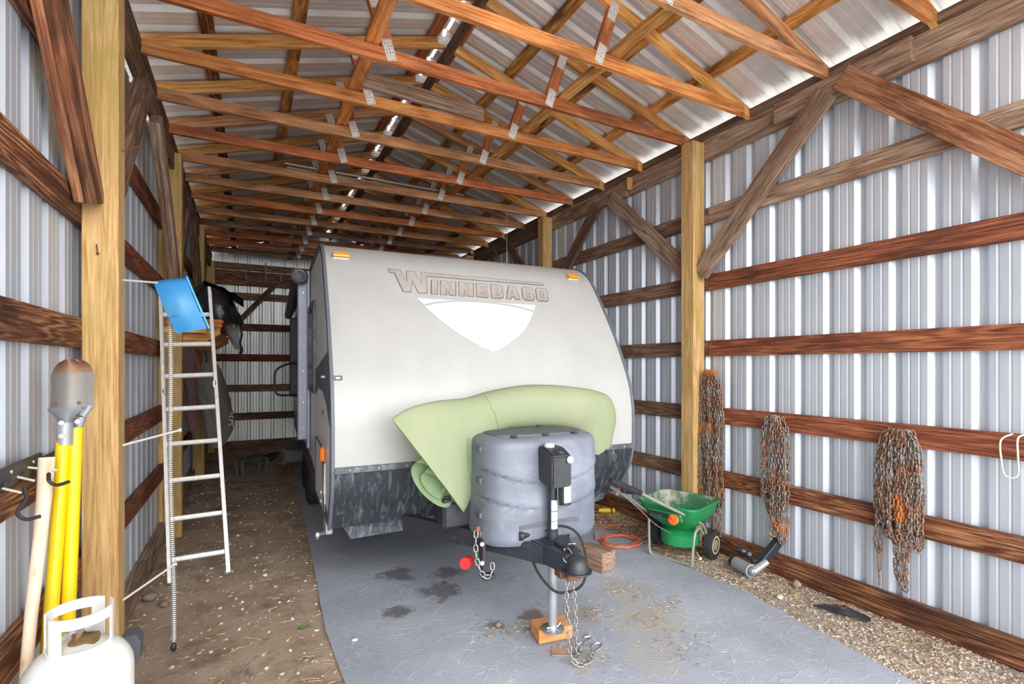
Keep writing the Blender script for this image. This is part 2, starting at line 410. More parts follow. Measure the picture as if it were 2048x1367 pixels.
def add_prism(bm, poly, vec, mi=0, side=None):
    """polygon (3d points) pushed along vec"""
    vec = V(vec); a = [bm.verts.new(V(p)) for p in poly]; b = [bm.verts.new(V(p)+vec) for p in poly]
    n = len(poly); s = mi if side is None else side
    f = bm.faces.new(a[::-1]); f.material_index = mi
    f = bm.faces.new(b); f.material_index = mi
    for i in range(n):
        f = bm.faces.new((a[i], a[(i+1) % n], b[(i+1) % n], b[i])); f.material_index = s
def add_grid(bm, rows, mi=0, closed=False):
    vs = [[bm.verts.new(V(p)) for p in r] for r in rows]
    for i in range(len(vs)-1):
        m = len(vs[i])
        for j in range(m if closed else m-1):
            f = bm.faces.new((vs[i][j], vs[i][(j+1) % m], vs[i+1][(j+1) % m], vs[i+1][j])); f.material_index = mi
    return vs
def board(name, p0, p1, w, h, mat, parent=None, up=(0, 0, 1), cut0=0, cut1=0, jit=0, A=I4):
    """timber from p0 to p1; w across (local y), h along up; cut0/cut1 skew the ends (metres along length, over h)"""
    p0, p1 = V(p0), V(p1); L = (p1-p0).length
    F = frame(p1-p0, up); bm = new()
    g = bmesh.ops.create_cube(bm, size=1)
    n = 6 if jit else 1
    for v in bm.verts:
        x = v.co.x
        sk = cut0 if x < 0 else cut1
        v.co = V((x*L+sk*v.co.z, v.co.y*w, v.co.z*h))
    bmesh.ops.bevel(bm, geom=list(bm.edges), offset=min(.003, w*.08), segments=1, affect='EDGES')
    me = finish(bm, name, mat, False)
    Mx = Matrix.Translation((p0+p1)/2) @ F.to_4x4()
    return link(name, me, parent, A @ Mx)
def lerp(a, b, t): return a+(b-a)*t
def interp(tab, x):
    if x <= tab[0][0]: return tab[0][1]
    for (x0, y0), (x1, y1) in zip(tab, tab[1:]):
        if x <= x1: return lerp(y0, y1, (x-x0)/(x1-x0))
    return tab[-1][1]
def catmull(pts, n):
    pts = [V(p) for p in pts]; out = []
    P = [pts[0]*2-pts[1]]+pts+[pts[-1]*2-pts[-2]]
    for i in range(1, len(P)-2):
        for k in range(n):
            t = k/n; a, b, c, d = P[i-1:i+3]
            out.append(.5*((2*b)+(c-a)*t+(2*a-5*b+4*c-d)*t*t+(3*b-a-3*c+d)*t**3))
    out.append(pts[-1]); return out
# ---------------------------------------------------------------- shed dimensions
XL, XR, YF, YB = -.74, 3.66, .45, 10.95      # faces of the siding
XC = 1.46; ZR = 4.40; SL = .30
def zroof(x): return ZR-SL*abs(x-XC)
# ground: one sheet, gently uneven inside the shed
bm = new(); rows = []
ys = [-14, -6, -2]+[YF+i*.16 for i in range(-8, 68)]+[14, 20]
xs = [-14, -6, -2]+[-.9+i*.16 for i in range(0, 30)]+[6, 10, 16]
def gz(x, y):
    if not (-1.5 < x < 4.3 and -1.5 < y < 11.5): return -.02
    z = noise.noise(V((x*1.7, y*1.7, 3)))*.02+noise.noise(V((x*5, y*5, 8)))*.008-.012
    if .35 < x < 3.2 and 0 < y < 9.6: z = min(z, -.012)
    return min(z, .006)
add_grid(bm, [[(x, y, gz(x, y)) for x in xs] for y in ys])
for f in bm.faces:
    c = f.calc_center_median()
    if c.y < .4 or c.x < -.9 or c.x > 3.9 or c.y > 11: f.material_index = 1
floor = obj('floor', bm, [M['ground'], M['bounce_ground']], smooth=True, keep=True); tag(floor, kind='structure')
# corrugated sheets
RIB = .208
def rib_profile(s0, s1):
    """(s, depth) along the sheet; big trough each RIB, two small ones between"""
    pts = []; k = math.floor(s0/RIB)-1
    while k*RIB < s1+RIB:
        c = k*RIB
        for ds, d in ((-.040, 0), (-.012, .028), (.010, .028), (.038, 0), (.070, 0), (.075, .002), (.080, .002), (.085, 0), (.123, 0), (.128, .002), (.133, .002), (.138, 0)):
            s = c+ds
            if s0+1e-4 < s < s1-1e-4: pts.append((s, d))
        k += 1
    pts.sort()
    def dep(s):
        u = (s+.05) % RIB-.05
        return interp([(-.05, 0), (-.040, 0), (-.012, .028), (.010, .028), (.038, 0), (.070, 0), (.075, .002), (.080, .002), (.085, 0), (.123, 0), (.128, .002), (.133, .002), (.138, 0), (.17, 0)], u)
    return [(s0, dep(s0))]+pts+[(s1, dep(s1))]
def sheet(parent, fn, s0, s1, a0, a1, mat='siding'):
    bm = new(); pr = rib_profile(s0, s1)
    add_grid(bm, [[fn(s, d, a0) for s, d in pr], [fn(s, d, a1) for s, d in pr]])
    return obj('metal_panel', bm, M[mat], parent, smooth=False)
def walls():
    wl = thing('wall_left', None, None, (XL, 5, 0)); wl['kind'] = 'structure'
    wr = thing('wall_right', None, None, (XR, 5, 0)); wr['kind'] = 'structure'
    wb = thing('wall_back', None, None, (1.5, YB, 0)); wb['kind'] = 'structure'
    y = YF; off = .02
    while y < YB-.01:
        y1 = min(y+.9144, YB)
        sheet(wl, lambda s, d, a: (XL-d, s, a), y, y1, .0, 3.62)
        sheet(wr, lambda s, d, a: (XR+d, s, a), y, y1, .0, 3.62)
        y = y1
    x = XL-.02
    while x < XR:
        x1 = min(x+.9144, XR+.02)
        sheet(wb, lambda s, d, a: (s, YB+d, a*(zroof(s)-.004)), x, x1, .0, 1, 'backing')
        x = x1
    return wl, wr, wb
wall_l, wall_r, wall_b = walls()
# ceiling: roof sheets and purlins
ceil = thing('ceiling', None, None, (XC, 5, ZR)); ceil['kind'] = 'structure'
y = -.35
while y < 11.0:
    y1 = min(y+.9144, 11.03)
    for sg in (-1, 1):
        sheet(ceil, lambda s, d, a: (XC+sg*a, s, ZR-SL*a+d), y, y1, .014, 2.56, 'roofing')
    y = y1
for sg in (-1, 1):
    for k, dx in enumerate((.11, .60, 1.15, 1.71)):
        x = XC+sg*dx; z = zroof(x)-.021
        mt = M['firred'] if k == 0 else (M['burnt'] if (k == 3 and sg < 0) else M['burnthoney'])
        for a, b in ((-.3, 4.3), (4.3, 7.9), (7.9, 11.05)):
            board('purlin', (x, a+.005, z), (x, b, z), .089, .036, mt, ceil, up=(sg*SL, 0, 1))
# framing boards on the walls
GZ = (.62, 1.165, 1.755, 2.343, 2.94)
for z in GZ:
    for wall, x, mats in ((wall_l, -.719, ('burnt', 'redgirt', 'redgirt', 'dkgrey')), (wall_r, 3.639, ('burnt', 'dkgrey', 'redgirt', 'dkgrey'))):
        segs = ((YF+.05, 3.1), (3.1, 5.66), (5.66, 8.3), (8.3, 10.9))
        for (a, b), m in zip(segs, mats):
            if wall is wall_r:
                if z == 2.94: m = 'grey' if a < 3 else 'dkgrey'
                elif a < 3: m = {.62: 'burnt', 1.165: 'redgirt', 1.755: 'redgirt', 2.343: 'redgirt'}[z]
            board('girt', (x, a+.003, z), (x, b-.003, z), .038, .14, M[m], wall)
for wall, x in ((wall_l, -.705), (wall_r, 3.625)):
    for a, b in ((YF, 4.6), (4.6, 10.9)):
        board('skirt_board', (x, a, .06), (x, b, .06), .07, .165, M['burnt'] if x > 0 else M['grey'], wall)
    # header under the trusses and the rim board at their ends
    xi = x+.014 if x > 0 else -.636
    for a, b in ((YF, 3.2), (3.2, 5.7), (5.7, 8.3), (8.3, 10.9)):
        board('header_board', (xi, a, 3.53), (xi, b-.004, 3.53), .038, .19, M['dkgrey'] if a > 5 or x < 0 else M['grey'], wall)
        board('rim_board', (xi-.012*(1 if x > 0 else -1), a, 3.662), (xi-.012*(1 if x > 0 else -1), b-.004, 3.662), .03, .068, M['dkgrey'], wall)
board('girt', (XL+.02, 10.925, 2.94), (XR-.02, 10.925, 2.94), .038, .14, M['dkgrey'], wall_b)
for z, m in zip(GZ[:4], ('dkgrey', 'grey', 'redgirt', 'dkgrey')):
    board('girt', (XL+.02, 10.925, z), (XR-.02, 10.925, z), .038, .14, M[m], wall_b)
board('skirt_board', (XL+.02, 10.91, .07), (XR-.02, 10.91, .07), .06, .17, M['dkgrey'], wall_b)
board('header_board', (XL+.1, 10.88, 3.28), (XR-.1, 10.88, 3.28), .038, .28, M['burnt'], wall_b)
board('header_board', (XL+.1, 10.86, 3.5), (XR-.1, 10.86, 3.5), .038, .12, M['dkgrey'], wall_b)
# posts
def post(x, y, top, label, mat='post'):
    o = thing('timber_post', label, 'post', (x, y, 0))
    board('shaft', (x, y, -.05), (x, y, top), .14, .14, M[mat], o, up=(1, 0, 0))
    return o
pl1 = post(-.63, 3.10, 3.60, 'big square tan post at the near left, with white rods and nails in it')
pl2 = post(-.63, 5.67, 3.60, 'orange tan post on the left wall directly behind the aluminium ladder')
pl3 = post(-.63, 8.35, 3.60, 'tan post on the left wall behind the hanging grey canvas')
pl4 = post(-.63, 10.82, 3.55, 'farthest left post, in the back corner of the shed')
pr0 = post(3.55, .58, 3.62, 'right post at the shed mouth that carries the big rust-brown brace')
pr1 = post(3.55, 3.21, 3.60, 'tall tan post on the right wall, with a chain hanging beside it')
pr2 = post(3.55, 5.75, 3.60, 'tan post on the right wall rising just behind the camper')
pr3 = post(3.55, 8.4, 3.60, 'farthest right post, mostly hidden behind the camper')
board('shaft', (-.715, 5.64, .0), (-.715, 5.64, 3.3), .03, .06, M['post'], pl2, up=(1, 0, 0))
def nail(parent, a, b, r=.0028, mat='nail', name='nail'):
    bm = new(); a, b = V(a), V(b); d = (b-a).normalized()
    add_tube(bm, [a, b-d*.003], r, 6)
    add_lathe(bm, [(r*2.3, 0), (r*2.5, .002), (r*2.2, .004)], b-d*.004, d, 8)
    return obj(name, bm, M[mat], parent)
nail(pl1, (-.646, 3.035, 2.188), (-.634, 3.005, 2.13), .003)
nail(pl1, (-.565, 3.085, 2.66), (-.495, 3.17, 2.735), .003)
for a, b in (((-.565, 3.12, 2.03), (-.38, 3.40, 2.065)), ((-.565, 3.12, 1.20), (-.335, 3.29, 1.245)), ((-.565, 3.12, .42), (-.36, 3.32, .50))):
    nail(pl1, a, b, .0058, 'rodwhite', 'rod')
nail(pl1, (-.70, 3.0, 1.31), (-.655, 2.72, 1.37), .0035)
# braces
def brace(p0, p1, label, mat, w=.038, h=.14, double=False, name='diagonal_brace', cut=0):
    mid = (V(p0)+V(p1))/2
    o = thing(name, label, 'brace', (mid.x, mid.y, min(p0[2], p1[2])))
    up = (0, -1, 1) if (p1[1]-p0[1])*(p1[2]-p0[2]) > 0 else (0, 1, 1)
    if double:
        for i in (-1, 1):
            board('plank', V(p0)+V((i*.0195, 0, 0)), V(p1)+V((i*.0195, 0, 0)), w, h, M[mat], o, up=up, cut0=cut, cut1=cut)
    else:
        board('plank', p0, p1, w, h, M[mat], o, up=up, cut0=cut, cut1=cut)
    return o
brace((-.654, 2.97, 2.36), (-.654, 1.93, 3.52), 'doubled rough rust-brown brace at top left, running to the near left post', 'rust', double=True, h=.175, cut=-.08)
brace((-.61, 3.18, 2.50), (-.61, 4.02, 3.45), 'grey brace behind the near left post, leaning away to the back', 'dkgrey', double=True, cut=0)
brace((-.60, 5.5, 2.38), (-.60, 4.42, 3.40), 'doubled grey brace above the ladder on the left wall', 'grey', double=True, h=.13)
brace((-.61, 5.76, 2.5), (-.61, 6.7, 3.45), 'dark brace beyond the ladder post on the left wall', 'dkgrey', double=True)
brace((-.61, 8.25, 2.45), (-.61, 7.3, 3.42), 'dark doubled brace above the black bag on the left wall', 'dkgrey', double=True)
brace((-.61, 8.45, 2.5), (-.61, 9.4, 3.45), 'dark brace near the back left corner', 'dkgrey')
brace((3.55, .66, 2.32), (3.55, 1.93, 3.55), 'thick rust-brown brace at the top right edge', 'rust', w=.045, h=.155)
brace((3.55, 3.12, 2.42), (3.55, 2.03, 3.50), 'grey-brown brace in front of the tall right post, rising toward the shed mouth', 'grey', h=.155, w=.06)
brace((3.565, 3.30, 2.47), (3.565, 4.38, 3.47), 'grey brace just behind the tall right post, rising to the back', 'grey', h=.155)
brace((3.565, 5.66, 2.47), (3.565, 4.62, 3.45), 'red-brown brace meeting the post behind the camper', 'dkgrey', h=.15)
brace((3.565, 5.84, 2.5), (3.565, 6.85, 3.47), 'dark far brace beyond the post behind the camper', 'dkgrey')
brace((3.565, 8.3, 2.5), (3.565, 7.3, 3.46), 'short dark brace glimpsed over the camper roof by the far right header', 'dkgrey')
brace((-.25, 10.86, 2.35), (.48, 10.86, 3.22), 'dark brace on the back wall between the black bag and the camper', 'dkgrey', name='diagonal_brace').rotation_euler = (0, 0, 0)
o = thing('splice_board', 'grey-brown splice board nailed on the header above the right wall brace', 'board', (3.6, 2, 3.47))
board('plank', (3.593, 1.54, 3.545), (3.593, 2.44, 3.535), .05, .15, M['grey'], o)
o = thing('splice_board', 'grey splice board nailed below the right header behind the tall post', 'board', (3.6, 4.8, 3.47))
board('plank', (3.601, 4.15, 3.50), (3.601, 5.15, 3.50), .036, .15, M['grey'], o)
o = thing('wood_block', 'small orange wood block nailed to the right header', 'block', (3.6, 4.1, 3.47))
board('plank', (3.58, 4.09, 3.47), (3.58, 4.09, 3.60), .05, .04, M['firlt'], o, up=(0, 1, 0))
# trusses
def web(parent, y, sg):
    a = V((XC+sg*.635, y, 3.69)); b = V((XC+sg*.745, y, 4.03))
    board('web', a+V((0, 0, .02)), b, .036, .085, M['firred'], parent, up=(1, 0, 0))
    ax = (b-a).normalized(); ang = math.atan2(ax.x, ax.z)
    for p in (a+V((0, 0, .01)), b-ax*.01):
        for s in (-1, 1):
            bm = new(); add_box(bm, (0, 0, 0), (.066, .0018, .14))
            me = finish(bm, 'nail_plate', M['plate'], False)
            link('nail_plate', me, parent, Matrix.Translation(p+V((0, s*.0205, 0))) @ Matrix.Rotation(ang, 4, 'Y'))
ORD = ['first', 'second', 'third', 'fourth', 'fifth', 'sixth', 'seventh', 'eighth', 'ninth', 'tenth', 'eleventh', 'twelfth', 'thirteenth', 'fourteenth', 'fifteenth', 'sixteenth']
TY = [1.445+.626*k for k in range(-1, 15)]
for k, y in enumerate(TY):
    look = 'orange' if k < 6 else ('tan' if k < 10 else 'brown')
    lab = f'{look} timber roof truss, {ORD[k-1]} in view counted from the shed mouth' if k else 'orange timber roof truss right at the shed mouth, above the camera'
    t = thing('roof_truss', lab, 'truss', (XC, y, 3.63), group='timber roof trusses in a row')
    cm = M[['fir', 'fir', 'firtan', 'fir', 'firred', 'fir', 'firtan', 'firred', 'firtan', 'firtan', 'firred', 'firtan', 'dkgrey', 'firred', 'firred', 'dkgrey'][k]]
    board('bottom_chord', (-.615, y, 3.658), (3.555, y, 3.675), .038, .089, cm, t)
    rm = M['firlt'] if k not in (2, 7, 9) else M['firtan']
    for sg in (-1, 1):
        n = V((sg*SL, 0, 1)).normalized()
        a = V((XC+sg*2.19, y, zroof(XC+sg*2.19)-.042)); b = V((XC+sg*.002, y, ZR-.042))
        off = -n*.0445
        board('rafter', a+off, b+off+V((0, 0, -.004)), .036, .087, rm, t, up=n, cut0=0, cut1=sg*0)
    for sg in (-1, 1): web(t, y, sg)
    for s in (-1, 1):
        bm = new(); add_box(bm, (0, 0, 0), (.15, .0018, .07))
        me = finish(bm, 'nail_plate', M['plate'], False)
        link('nail_plate', me, t, Matrix.Translation((XC, y+s*.0205, ZR-.09)))
for x, lab, m in ((.72, 'long orange tie board lying lengthwise on the trusses, left of the ridge', 'fir'), (2.22, 'long orange tie board lying lengthwise on the trusses, right of the ridge', 'firlt')):
    t = thing('tie_board', lab, 'board', (x, 5, 3.72))
    for a, b, mm in ((.7, 4.7, m), (4.7, 8.3, 'fir'), (8.3, 10.9, 'firtan')):
        board('plank', (x, a, 3.739), (x, b-.004, 3.739), .089, .036, M[mm], t)
t = thing('ridge_tie', 'narrow brown ridge tie board running under the roof peak', 'board', (XC, 5, 4.1))
board('plank', (XC+.02, .7, 4.225), (XC+.02, 10.8, 4.225), .036, .10, M['dkgrey'], t)
t = thing('loose_plank', 'short grey weathered plank laid across the trusses near the ridge', 'plank', (1.2, 3.9, 3.74))
board('plank', (.70, 3.90, 3.80), (1.80, 3.93, 3.775), .036, .12, M['grey'], t)
for i, (yy, lab) in enumerate(((5.86, 'grey metal conduit lying across the ties, the nearer of the pair'), (5.97, 'grey metal conduit lying across the ties, the farther of the pair'))):
    bm = new(); add_tube(bm, [(.34+.03*i, yy, 3.775), (2.42+.1*i, yy+.04, 3.775)], .014, 10)
    o = obj('conduit_pipe', bm, M['conduit']); tag(o, lab, 'pipe')

# ---------------------------------------------------------------- floor mat
bm = new(); rows = []
ml = [(.95, .44), (2.6, .43), (3.2, .41), (4.5, .47), (6.65, .55), (9.4, .66)]
mr = [(.95, 2.97), (1.25, 2.98), (2.4, 3.12), (3.0, 3.08), (3.4, 3.14), (4.3, 3.04), (9.4, 3.25)]
n = 90
for i in range(n+1):
    y = lerp(.98, 9.4, (i/n)**1.3); a = interp(ml, y)+.006*noise.noise(V((y*6, 1, 1))); b_ = interp(mr, y)+.012*noise.noise(V((y*5, 4, 1)))
    rows.append([(lerp(a, b_, j/40), y, .008+.004*noise.noise(V((lerp(a, b_, j/40)*3, y*3, 1)))+.002*noise.noise(V((lerp(a, b_, j/40)*12, y*9, 1)))-(.010 if j in (0, 40) else 0)) for j in range(41)])
add_grid(bm, rows)
t = obj('floor_mat', bm, M['mat'], keep=True); tag(t, 'large blue-grey creased plastic mat spread on the ground under the camper', 'mat')

# ---------------------------------------------------------------- camper trailer, authored in its own frame (yawed 2.33 degrees)
DEL = math.radians(2.33)
PT = Matrix.Rotation(-DEL, 4, 'Z')
def pw(x, y, z): return PT @ V((x, y, z))
tl = thing('travel_trailer', 'cream and grey camper trailer parked in the shed, nose toward the camera', 'camper', tuple(pw(1.444, 3.3, 0)), -DEL)
TXL, TXR = .315, 2.573
PROF = [(.56, 3.36), (.66, 3.29), (.82, 3.19), (.95, 3.155), (1.0, 3.15), (1.15, 3.147), (1.30, 3.155), (1.48, 3.20), (1.71, 3.31), (1.95, 3.45), (2.20, 3.62), (2.36, 3.74), (2.46, 3.87), (2.51, 4.0), (2.535, 4.2)]
_c = catmull([(y, z, 0) for z, y in PROF], 5)
PF = [(p.x, p.y) for p in _c]
def fy(z): return interp([(q[1], q[0]) for q in PF], z)
def fn_(z):
    d = fy(z+.01)-fy(z-.01); v = V((0, -.02, d)).normalized(); return v   # outward normal, toward the camera and up
def part(name, bm, mat, parent=tl, smooth=True): return obj(name, bm, mat, parent, PT, smooth)
END = 9.35
bm = new()
ring = [(y, z) for y, z in PF if z >= .95]
outer = ring+[(END-.1, 2.535), (END, 2.45), (END, .56), (3.36, .56), (3.29, .66), (3.19, .82)]
add_prism(bm, [(TXL, y, z) for y, z in outer], (TXR-TXL, 0, 0), 0, 1)
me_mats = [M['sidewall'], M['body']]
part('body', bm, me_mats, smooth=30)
# front skirt of diamond plate
bm = new(); sk = [(y, z) for y, z in PF if z <= .96]
add_grid(bm, [[(TXL+.012, y-.004, z) for y, z in sk], [(TXR-.012, y-.004, z) for y, z in sk]])
add_grid(bm, [[(TXL+.012, sk[0][0]-.004, .56), (TXL+.012, sk[0][0]+.12, .55)], [(TXR-.012, sk[0][0]-.004, .56), (TXR-.012, sk[0][0]+.12, .55)]])
r_ = bmesh.ops.solidify(bm, geom=list(bm.faces), thickness=.003)
part('diamond_plate_skirt', bm, M['skirt'])
bm = new(); add_box(bm, (1.444, 3.142, .967), (TXR-TXL-.02, .014, .04), bevel=.003)
st = part('trim_strip', bm, M['dktrim'])
for i in range(13):
    bm = new(); add_lathe(bm, [(.006, 0), (.006, .003), (.003, .005)], (TXL+.1+i*.172, 3.135, .967), (0, -1, 0), 8)
    part('screw', bm, M['zinc'], st)
# corner mouldings following the profile
for x0, s in ((TXL, -1), (TXR, 1)):
    bm = new(); path = [p for p in PF]+[(END-.3, 2.545)]
    rows = []
    for i, (y, z) in enumerate(path):
        a = path[max(i-1, 0)]; c = path[min(i+1, len(path)-1)]
        d = V((0, c[0]-a[0], c[1]-a[1])).normalized(); nn = V((0, -d.z, d.y))
        p = V((x0, y, z))
        sx_ = V((s, 0, 0))
        rows.append([p-sx_*.012+nn*.0, p-sx_*.012+nn*.009, p-sx_*.002+nn*.012, p+sx_*.008+nn*.010, p+sx_*.010-nn*.006, p+sx_*.006-nn*.024, p+sx_*.010-nn*.040, p+sx_*.0-nn*.046])
    add_grid(bm, rows, closed=True)
    part('corner_moulding', bm, M['moulding'])
# clearance lights
for x, z, nm, m in ((.433, 2.381, 'marker_light', 'amber'), (2.391, 2.377, 'marker_light', 'amber')):
    bm = new(); Fn = fn_(z); y = fy(z); c = V((x, y, z))+Fn*.012
    rot = Matrix((V((1, 0, 0)), Fn, V((1, 0, 0)).cross(Fn))).transposed()
    add_box(bm, c, (.088, .026, .036), rot, .010)
    lt = part(nm, bm, M[m])
    bm = new(); add_box(bm, c-Fn*.008, (.10, .008, .046), rot, .003)
    part('light_base', bm, M['cap'], lt)
bm = new(); add_box(bm, (.351, fy(1.525)-.006, 1.525), (.055, .014, .028), bevel=.004)
lt = part('latch_plate', bm, M['dktrim'])
bm = new(); add_box(bm, (.351, fy(1.525)-.016, 1.525), (.030, .008, .016), bevel=.003); part('latch_pin', bm, M['zinc'], lt)
# lettering: raised, stained letters with darker edges
LZ0, LZ1 = 2.128, 2.246
GL = {
 'I': (.046, [[(0, 0), (1, 0), (1, 1), (0, 1)]]),
 'N': (.115, [[(0, 0), (.36, 0), (.36, .5), (.62, 0), (1, 0), (1, 1), (.66, 1), (.66, .45), (.38, 1), (0, 1)]]),
 'E': (.097, [[(0, 0), (1, 0), (1, .24), (.42, .24), (.42, .39), (.92, .39), (.92, .61), (.42, .61), (.42, .77), (.98, .77), (.98, 1), (0, 1)]]),
 'B': (.103, [[(0, 0), (.82, 0), (1, .12), (1, .4), (.86, .5), (.98, .6), (.98, .88), (.8, 1), (0, 1)], [(.4, .22), (.62, .22), (.62, .38), (.4, .38)], [(.4, .62), (.6, .62), (.6, .78), (.4, .78)]]),
 'A': (.124, [[(0, 0), (.34, 0), (.38, .17), (.62, .17), (.66, 0), (1, 0), (.72, 1), (.26, 1)], [(.42, .36), (.57, .36), (.53, .7), (.47, .7)]]),
 'G': (.105, [[(.16, 0), (.86, 0), (1, .14), (1, .56), (.5, .56), (.5, .4), (.66, .4), (.66, .23), (.36, .23), (.36, .77), (.98, .77), (.98, .86), (.84, 1), (.14, 1), (0, .86), (0, .14)]]),
 'O': (.107, [[(.16, 0), (.86, 0), (1, .14), (1, .86), (.84, 1), (.14, 1), (0, .86), (0, .14)], [(.37, .23), (.64, .23), (.64, .77), (.37, .77)]]),
}
def s3(x, z, off): 
    p = V((x, fy(z), z)); return p+fn_(z)*off
def letter(polys, name='letter'):
    """polys: list of closed 2d loops (x, z); first is the outline, the rest are counters"""
    bm = new(); faces = []
    out = polys[0]
    # bridge counters into the outline by a zero-width cut
    loop = list(out)
    for h in polys[1:]:
        best = min(((a[0]-b[0])**2+(a[1]-b[1])**2, i, j) for i, a in enumerate(loop) for j, b in enumerate(h))
        _, i, j = best; hh = (h[j:]+h[:j])
        area = lambda q: sum(q[k][0]*q[(k+1) % len(q)][1]-q[(k+1) % len(q)][0]*q[k][1] for k in range(len(q)))
        if area(hh)*area(out) > 0: hh = [hh[0]]+hh[1:][::-1]
        loop = loop[:i+1]+hh+[hh[0]]+loop[i:]
    vs = [bm.verts.new(s3(x, z, .0035)) for x, z in loop]
    f = bm.faces.new(vs); bmesh.ops.triangulate(bm, faces=[f])
    for q in polys:
        add_tube(bm, [s3(x, z, .002) for x, z in q], .0030, 4, closed=True, mi=1)
    return part(name, bm, [M['letter'], M['lettered']], smooth=False)
SH = .027
for ch, x0 in (('I', 1.045), ('N', 1.117), ('N', 1.262), ('E', 1.406), ('B', 1.530), ('A', 1.657), ('G', 1.807), ('O', 1.935)):
    wd, polys = GL[ch]; wd *= 1.05 if ch in 'IN' else 1
    letter([[(x0+wd*gx+SH*gy, lerp(LZ0, LZ1, gy)) for gx, gy in q] for q in polys])
W_ = [(.717, 2.276), (.806, 2.276), (.838, 2.19), (.849, 2.274), (.906, 2.274), (.945, 2.185), (.953, 2.273), (1.954, 2.264), (1.958, 2.245), (.992, 2.242), (.967, 2.107), (.906, 2.105), (.876, 2.195), (.852, 2.107), (.799, 2.107), (.760, 2.25), (.727, 2.25)]
letter([[(x*1.05, 1.6+(z-1.6)*1.05) for x, z in W_]])
# white shield decal
def column_patch(name, x0, x1, top, bot, mat, off=.003, nx=40, nz=8, thick=0):
    bm = new(); rows = []
    for i in range(nx+1):
        x = lerp(x0, x1, i/nx); a, b_ = interp(bot, x), interp(top, x)
        rows.append([s3(x, lerp(a, b_, j/nz), off) for j in range(nz+1)])
    add_grid(bm, rows)
    return part(name, bm, M[mat])
q5 = lambda L: [(x*1.05, 1.6+(z-1.6)*1.05) for x, z in L]
arc_t = q5([(.927, 2.006), (1.0, 2.028), (1.1, 2.047), (1.2, 2.057), (1.319, 2.060), (1.45, 2.056), (1.6, 2.043), (1.7, 2.025), (1.775, 2.003)])
low_b = q5([(.927, 2.005), (.98, 1.95), (1.036, 1.893), (1.11, 1.832), (1.193, 1.777), (1.28, 1.728), (1.354, 1.694), (1.385, 1.700), (1.46, 1.735), (1.573, 1.802), (1.65, 1.860), (1.707, 1.92), (1.75, 1.972), (1.775, 2.003)])
column_patch('shield_decal', .927*1.05, 1.775*1.05, arc_t, low_b, 'decal')
up_t = q5([(.884, 2.066), (1.813, 2.066)])
up_b = q5([(.884, 2.064), (.925, 2.017), (1.0, 2.038), (1.1, 2.0565), (1.2, 2.0645), (1.3, 2.0655), (1.45, 2.065), (1.6, 2.054), (1.7, 2.036), (1.785, 2.012), (1.813, 2.064)])
column_patch('shield_decal', .884*1.05, 1.813*1.05, up_t, up_b, 'decal', nx=60, nz=3)
# left side: dark lower band, swoosh, window, hatch
def side_poly(name, pts, mat, off=.004, parent=tl):
    bm = new(); add_prism(bm, [(TXL-off, y, z) for y, z in pts], (off, 0, 0)); return part(name, bm, M[mat], parent, smooth=False)
side_poly('lower_band', [(3.42, .56), (END, .56), (END, .74), (5, .74), (3.42, .64)], 'dktrim')
side_poly('swoosh_decal', [(3.36, 1.70), (4.5, 1.56), (4.5, 1.36), (4.2, 1.43), (3.8, 1.42), (3.5, 1.34), (3.30, 1.22), (3.24, 1.5)], 'moulding')
wn = thing('x', None, None); bpy.data.objects.remove(wn)
bm = new()
for c, s in (((TXL-.012, 4.48, 1.76), (.03, .06, .78)), ((TXL-.012, 5.12, 1.76), (.03, .06, .78)), ((TXL-.012, 4.8, 2.125), (.03, .70, .05)), ((TXL-.012, 4.8, 1.395), (.03, .70, .05)), ((TXL-.010, 4.8, 1.60), (.022, .62, .03))):
    add_box(bm, c, s, bevel=.006)
wf = part('window', bm, M['dktrim'], smooth=False)
bm = new(); add_box(bm, (TXL-.004, 4.8, 1.76), (.008, .62, .72)); part('pane', bm, M['glass'], wf)
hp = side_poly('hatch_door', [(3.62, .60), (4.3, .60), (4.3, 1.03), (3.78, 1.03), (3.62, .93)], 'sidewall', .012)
bm = new(); add_tube(bm, [(TXL-.012, y, z) for y, z in ((3.62, .60), (4.3, .60), (4.3, 1.03), (3.78, 1.03), (3.62, .93))], .007, 5, closed=True); part('seal', bm, M['dktrim'], hp)
for z in (.66, .72): 
    bm = new(); add_box(bm, (TXL-.02, 3.72, z), (.02, .05, .03), bevel=.004); part('latch', bm, M['zinc'], hp)
bm = new(); add_box(bm, (TXL-.02, 3.60, 1.0), (.034, .05, .095), bevel=.008); part('marker_light', bm, M['orangelens'])
bm = new(); add_lathe(bm, [(.012, 0), (.012, .02), (.006, .03)], (TXL, 3.62, 1.525), (-1, 0, 0), 10); part('latch_pin', bm, M['zinc'])
bm = new(); add_box(bm, (TXL-.006, 3.75, 1.27), (.006, .06, .03)); part('badge', bm, M['dktrim'])
